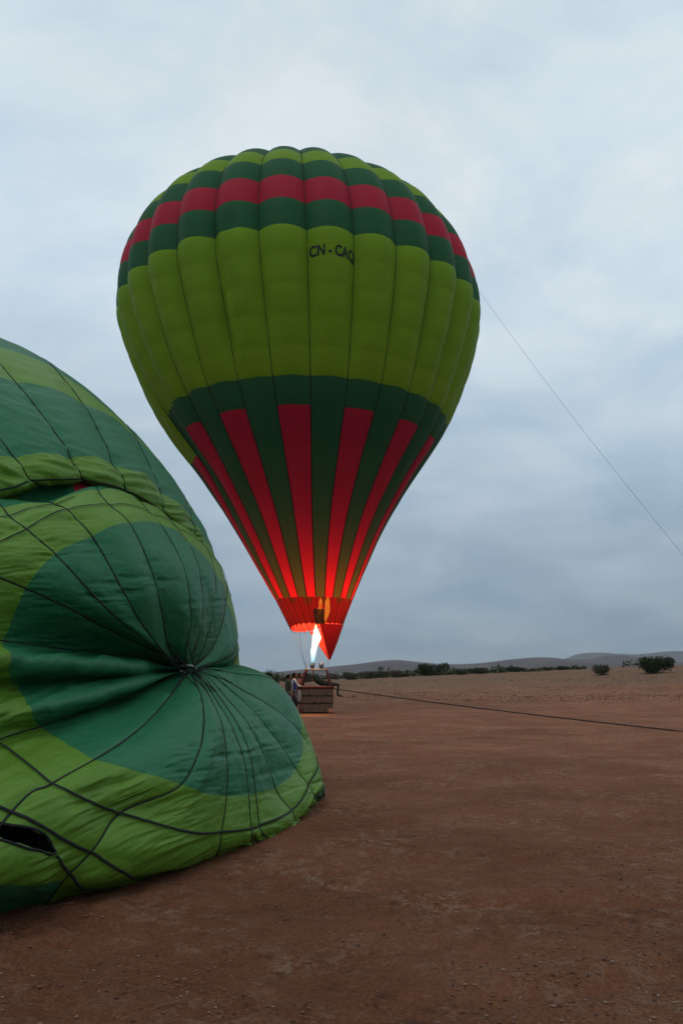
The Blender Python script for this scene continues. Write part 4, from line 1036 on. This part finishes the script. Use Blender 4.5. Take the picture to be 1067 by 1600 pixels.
# ------------------------------------------------------------------ white pickup behind the limp balloon
vx, vy = px_x(441.5, 39.0), 39.0
vg = float(terrain(vx - 2, vy))
car = thing('pickup_truck', 'white pickup bonnet showing between the limp balloon and the crew', 'pickup truck', (vx - 2, vy, vg))
m_paint = simple('white_paint', (0.72, 0.72, 0.72), rough=0.35, var=0.05, spec=0.5)
m_glass = simple('dark_glass', (0.02, 0.025, 0.03), rough=0.1, spec=0.6)
m_rub = simple('tyre_rubber', (0.02, 0.02, 0.02), rough=0.85)
def extrude(profile, y0, y1, name, mat, parent, inset=0.0):
    n = len(profile); V = [(x, y0 + inset * (z > vg + 1.2), z) for x, z in profile] + [(x, y1 - inset * (z > vg + 1.2), z) for x, z in profile]
    Fq = [(i, (i+1) % n, n + (i+1) % n, n + i) for i in range(n)] + [tuple(range(n))[::-1], tuple(range(n, 2*n))]
    return mesh_obj(name, V, Fq, mat, parent, False)
q = lambda *p: [(vx + a, vg + b) for a, b in p]
extrude(q((0, .42), (.02, .86), (-.06, .98), (-.5, 1.13), (-1.15, 1.2), (-1.8, 1.66), (-3.0, 1.68), (-3.25, 1.1), (-4.7, 1.1), (-4.75, .45)), vy - .85, vy + .85, 'body', m_paint, car, 0.12)
extrude(q((-1.28, 1.24), (-1.80, 1.60), (-2.9, 1.61), (-3.08, 1.22)), vy - .80, vy + .80, 'side_window', m_glass, car, -0.0)
for wx in (-.85, -3.85):
    for sy in (-1, 1):
        MB().tube([(vx + wx, vy + sy * .87, vg + .37), (vx + wx, vy + sy * .65, vg + .37)], 0.37, 20).obj('wheel', m_rub, car, False)
for sy in (-1, 1):
    MB().box((vx - .05, vy + sy * .62 - .16, vg + .72), (vx + .035, vy + sy * .62 + .16, vg + .86), 0.02).obj('headlight', m_glass, car)
MB().box((vx - .1, vy - .86, vg + .40), (vx + .09, vy + .86, vg + .58), 0.04).obj('bumper', m_grey, car)

# ------------------------------------------------------------------ bushes
def leafmat(name, col):
    m, nt, out = new_mat(name)
    g = N(nt, 'ShaderNodeNewGeometry')
    nz = N(nt, 'ShaderNodeTexNoise', {'Vector': g.outputs['Position'], 'Scale': 1.3, 'Detail': 4.0})
    mr = N(nt, 'ShaderNodeMapRange', {'Value': nz.outputs['Fac'], 'From Min': 0.3, 'From Max': 0.7, 'To Min': 0.6, 'To Max': 1.4})
    sc = N(nt, 'ShaderNodeVectorMath', operation='SCALE'); sc.inputs[0].default_value = col; nt.links.new(mr.outputs[0], sc.inputs['Scale'])
    b = N(nt, 'ShaderNodeBsdfPrincipled', {'Base Color': sc.outputs[0], 'Roughness': 0.8}); b.inputs['Specular IOR Level'].default_value = 0.15
    nt.links.new(b.outputs[0], out.inputs['Surface']); return m
leaf_a = leafmat('dusty_green_leaf', (0.028, 0.038, 0.015)); leaf_b = leafmat('grey_green_leaf', (0.060, 0.060, 0.033)); m_bark = simple('bark', (0.06, 0.045, 0.035), rough=0.9)
def leaves(c, hw, hd, hh, n, size, lobes):
    P = []
    L = [(np.array([rng.uniform(-.65, .65) * hw, rng.uniform(-.6, .6) * hd, rng.uniform(.25, .72) * hh]), rng.uniform(.28, .48)) for _ in range(lobes)]
    L.append((np.array([0, 0, hh * .45]), .62))
    while len(P) < n:
        o, r = L[rng.integers(len(L))]
        d = rng.normal(size=3); d /= np.linalg.norm(d)
        rr = r * rng.random() ** 0.35 * (1 + 0.3 * rng.normal() * 0.5)
        p = o + d * rr * np.array([hw, hd, hh * .95])
        if 0.02 * hh < p[2] < hh * 1.08: P.append(p)
    P = np.array(P) + np.array(c)
    a = rng.normal(size=(n, 3)); a /= np.linalg.norm(a, axis=1)[:, None]; b = np.cross(a, rng.normal(size=(n, 3))); b /= np.linalg.norm(b, axis=1)[:, None]
    s1 = size * rng.uniform(.6, 1.3, (n, 1)); s2 = s1 * .5
    V = np.stack([P - a * s1, P + b * s2, P + a * s1, P - b * s2], 1).reshape(-1, 3)
    return V, np.arange(4 * n).reshape(-1, 4)
def bush(px0, px1, pt, pb, label, mat, n=1600, lobes=7, name='bush', Yd=None):
    g = ground_at((px0 + px1) / 2, pb) if Yd is None else ray((px0 + px1) / 2, pb, Yd)
    s = g[1] / F_PX; hw = (px1 - px0) / 2 * s; hh = (pb - pt) * s
    gb = g.copy(); gb[2] = float(terrain(g[0], g[1])); 
    if Yd is not None: hh = g[2] + hh - gb[2]
    t = thing(name, label, 'bush', gb, 'bushes on the plain')
    V, Fq = leaves(gb, hw, hw * .8, hh, int(n * 1.6), 0.022 * hw + 0.050 * hh ** .5, lobes)
    mesh_obj('crown', V, Fq, mat, t, False)
    b = MB()
    for k in range(6):
        d = np.array([rng.uniform(-.5, .5) * hw, rng.uniform(-.4, .4) * hw, hh * rng.uniform(.55, .8)])
        tt = np.linspace(0, 1, 6)[:, None]
        b.tube(gb - (0, 0, .05) + d * tt * np.array([1, 1, 1]) + np.array([0, 0, 0]), np.linspace(.03, .008, 6) * (1 + hw * .4), 5)
    b.obj('trunk', m_bark, t, True)
bush(996, 1050, 1026, 1052, 'large round dark bush alone at the far right', leaf_a, 3600, 10)
bush(925, 957, 1040, 1055, 'low olive bush left of the large round bush', leaf_b, 1500, 5)
bush(645, 684, 1038, 1058, 'tall dark bush nearest right of the balloon basket', leaf_a, 2400, 8, Yd=118)
bush(676, 704, 1037, 1057, 'dark bush touching the right side of the tall dark bush', leaf_a, 1900, 7, Yd=124)
bush(704, 733, 1045, 1057, 'low grey green shrub just right of the paired dark bushes', leaf_b, 1300, 5, Yd=116)
bush(733, 764, 1044, 1055, 'shrub second to the right of the paired dark bushes', leaf_b, 1300, 5, Yd=120)
bush(764, 790, 1046, 1055, 'small shrub left of the dense wide shrub in the row', leaf_b, 1000, 4, Yd=122)
bush(788, 822, 1042, 1053, 'dense wide shrub ending the row right of the balloon', leaf_a, 1500, 6, Yd=118)
bush(828, 854, 1044, 1051, 'small low shrub in the gap between the two wide shrubs', leaf_b, 900, 4, Yd=128)
bush(866, 900, 1041, 1050, 'flat wide dark shrub between balloon and large bush', leaf_a, 1200, 5, Yd=120)
bush(899, 915, 1041, 1048, 'tiny shrub at the right end of the flat wide shrub', leaf_b, 700, 3, Yd=124)
bush(560, 592, 1050, 1060, 'low shrub close right of the basket, behind the rope', leaf_b, 1100, 5, Yd=112)
bush(582, 612, 1048, 1060, 'rounded shrub left of the reddish shrub behind the basket', leaf_b, 1200, 5, Yd=118)
bush(606, 632, 1047, 1059, 'reddish brown shrub left of the tall dark bush', leafmat('dry_leaf', (0.085, 0.055, 0.035)), 1100, 5, Yd=120)
bush(530, 562, 1051, 1062, 'shrub seen directly behind the right of the basket', leaf_b, 1000, 5, Yd=110)
bush(404, 438, 1047, 1064, 'dark bush showing above the limp balloon beside the crew', leaf_a, 1700, 6, Yd=96)
bush(440, 500, 1053, 1064, 'low scrubby bush behind the heads of the crew', leaf_b, 1700, 7, Yd=104)
# scattered scrub far out on the plain
Vs, Fs = [], []; off = 0
for k in range(560):
    Y = rng.uniform(150, 1500) if k < 420 else rng.uniform(118, 170); px = rng.uniform(-200, 1250) if k < 420 else rng.uniform(380, 900); X = (px - 533.5) / F_PX * Y
    h_ = rng.uniform(.8, 2.2) if k < 420 else rng.uniform(.3, 1.2) ** 1.3; w_ = rng.uniform(1.5, 5.0) if k < 420 else rng.uniform(.8, 2.2)
    V, Fq = leaves((X, Y, float(terrain(X, Y)) - .1), w_, w_ * .7, h_, 60, 0.32, 3)
    Vs.append(V); Fs.append(Fq + off); off += len(V)
setting(mesh_obj('scrub', np.concatenate(Vs), np.concatenate(Fs), leaf_b, None, False), 'stuff', 'far grey green scrub dotted over the plain below the hills')
# dry stubble and low herbs in front of the far bushes
# ------------------------------------------------------------------ stones
ico_v = np.array([(0, 0, 1), (.9, 0, .3), (.28, .86, .3), (-.72, .53, .3), (-.72, -.53, .3), (.28, -.86, .3), (0.1, 0, -.7)])
ico_f = np.array([(0, 1, 2), (0, 2, 3), (0, 3, 4), (0, 4, 5), (0, 5, 1), (6, 2, 1), (6, 3, 2), (6, 4, 3), (6, 5, 4), (6, 1, 5)])
def stones(n, y0, y1, smin, smax, pw, patchy):
    X, Y = [], []
    while len(X) < n:
        y = np.exp(rng.uniform(math.log(y0), math.log(y1), 4000)); x = rng.uniform(-.62, .62, 4000) * y
        k = fbm(x * patchy, y * patchy * 1.6 + 3, 3) + 0.42 * rng.random(4000) > 0.30
        X.extend(x[k]); Y.extend(y[k])
    X, Y = np.array(X[:n]), np.array(Y[:n])
    s = smin + (smax - smin) * rng.random(n) ** pw
    sc_ = s[:, None, None] * rng.uniform(.6, 1.25, (n, 1, 3)) * np.array([1, 1, .62])
    V = ico_v[None] * sc_ * rng.uniform(.75, 1.2, (n, 7, 1))
    a = rng.uniform(0, 6.28, n); c, s_ = np.cos(a)[:, None], np.sin(a)[:, None]
    V = np.stack([V[..., 0]*c - V[..., 1]*s_, V[..., 0]*s_ + V[..., 1]*c, V[..., 2]], 2)
    Z = terrain(X, Y)
    V += np.stack([X, Y, Z + s * .12], 1)[:, None, :]
    Fq = (ico_f[None] + (np.arange(n) * 7)[:, None, None]).reshape(-1, 3)
    return V.reshape(-1, 3), Fq, rng.random(n)
st_m = [simple('pale_stone', (0.185, 0.115, 0.080), rough=0.9, scale=20), simple('red_clod', (0.14, 0.058, 0.034), rough=0.95, scale=20), simple('dark_clod', (0.075, 0.033, 0.022), rough=0.95, scale=20)]
for nm, args, lab in (('gravel', (30000, 2.4, 30, .002, .018, 6.0, .9), 'small pale stones and red clods strewn over the near ground'), ('field_stones', (12000, 50, 118, .02, .09, 2.0, .09), 'stones littering the paler field beyond the basket')):
    V, Fq, rr = stones(*args)
    mi = np.repeat(np.digitize(rr, [.24, .72]), 10)
    setting(mesh_obj(nm, V, Fq, None, None, False, mats=st_m, midx=mi), 'stuff', lab)

# ------------------------------------------------------------------ haze
hz, nt, out = new_mat('desert_haze')
pv = N(nt, 'ShaderNodeVolumePrincipled', {'Color': (0.86, 0.90, 0.96, 1), 'Density': 0.00008})
nt.links.new(pv.outputs[0], out.inputs['Volume'])
hb = MB().box((-9000, -60, -6), (9000, 8000, 240))
ho = hb.obj('haze', hz, None, False)
setting(ho, 'stuff')
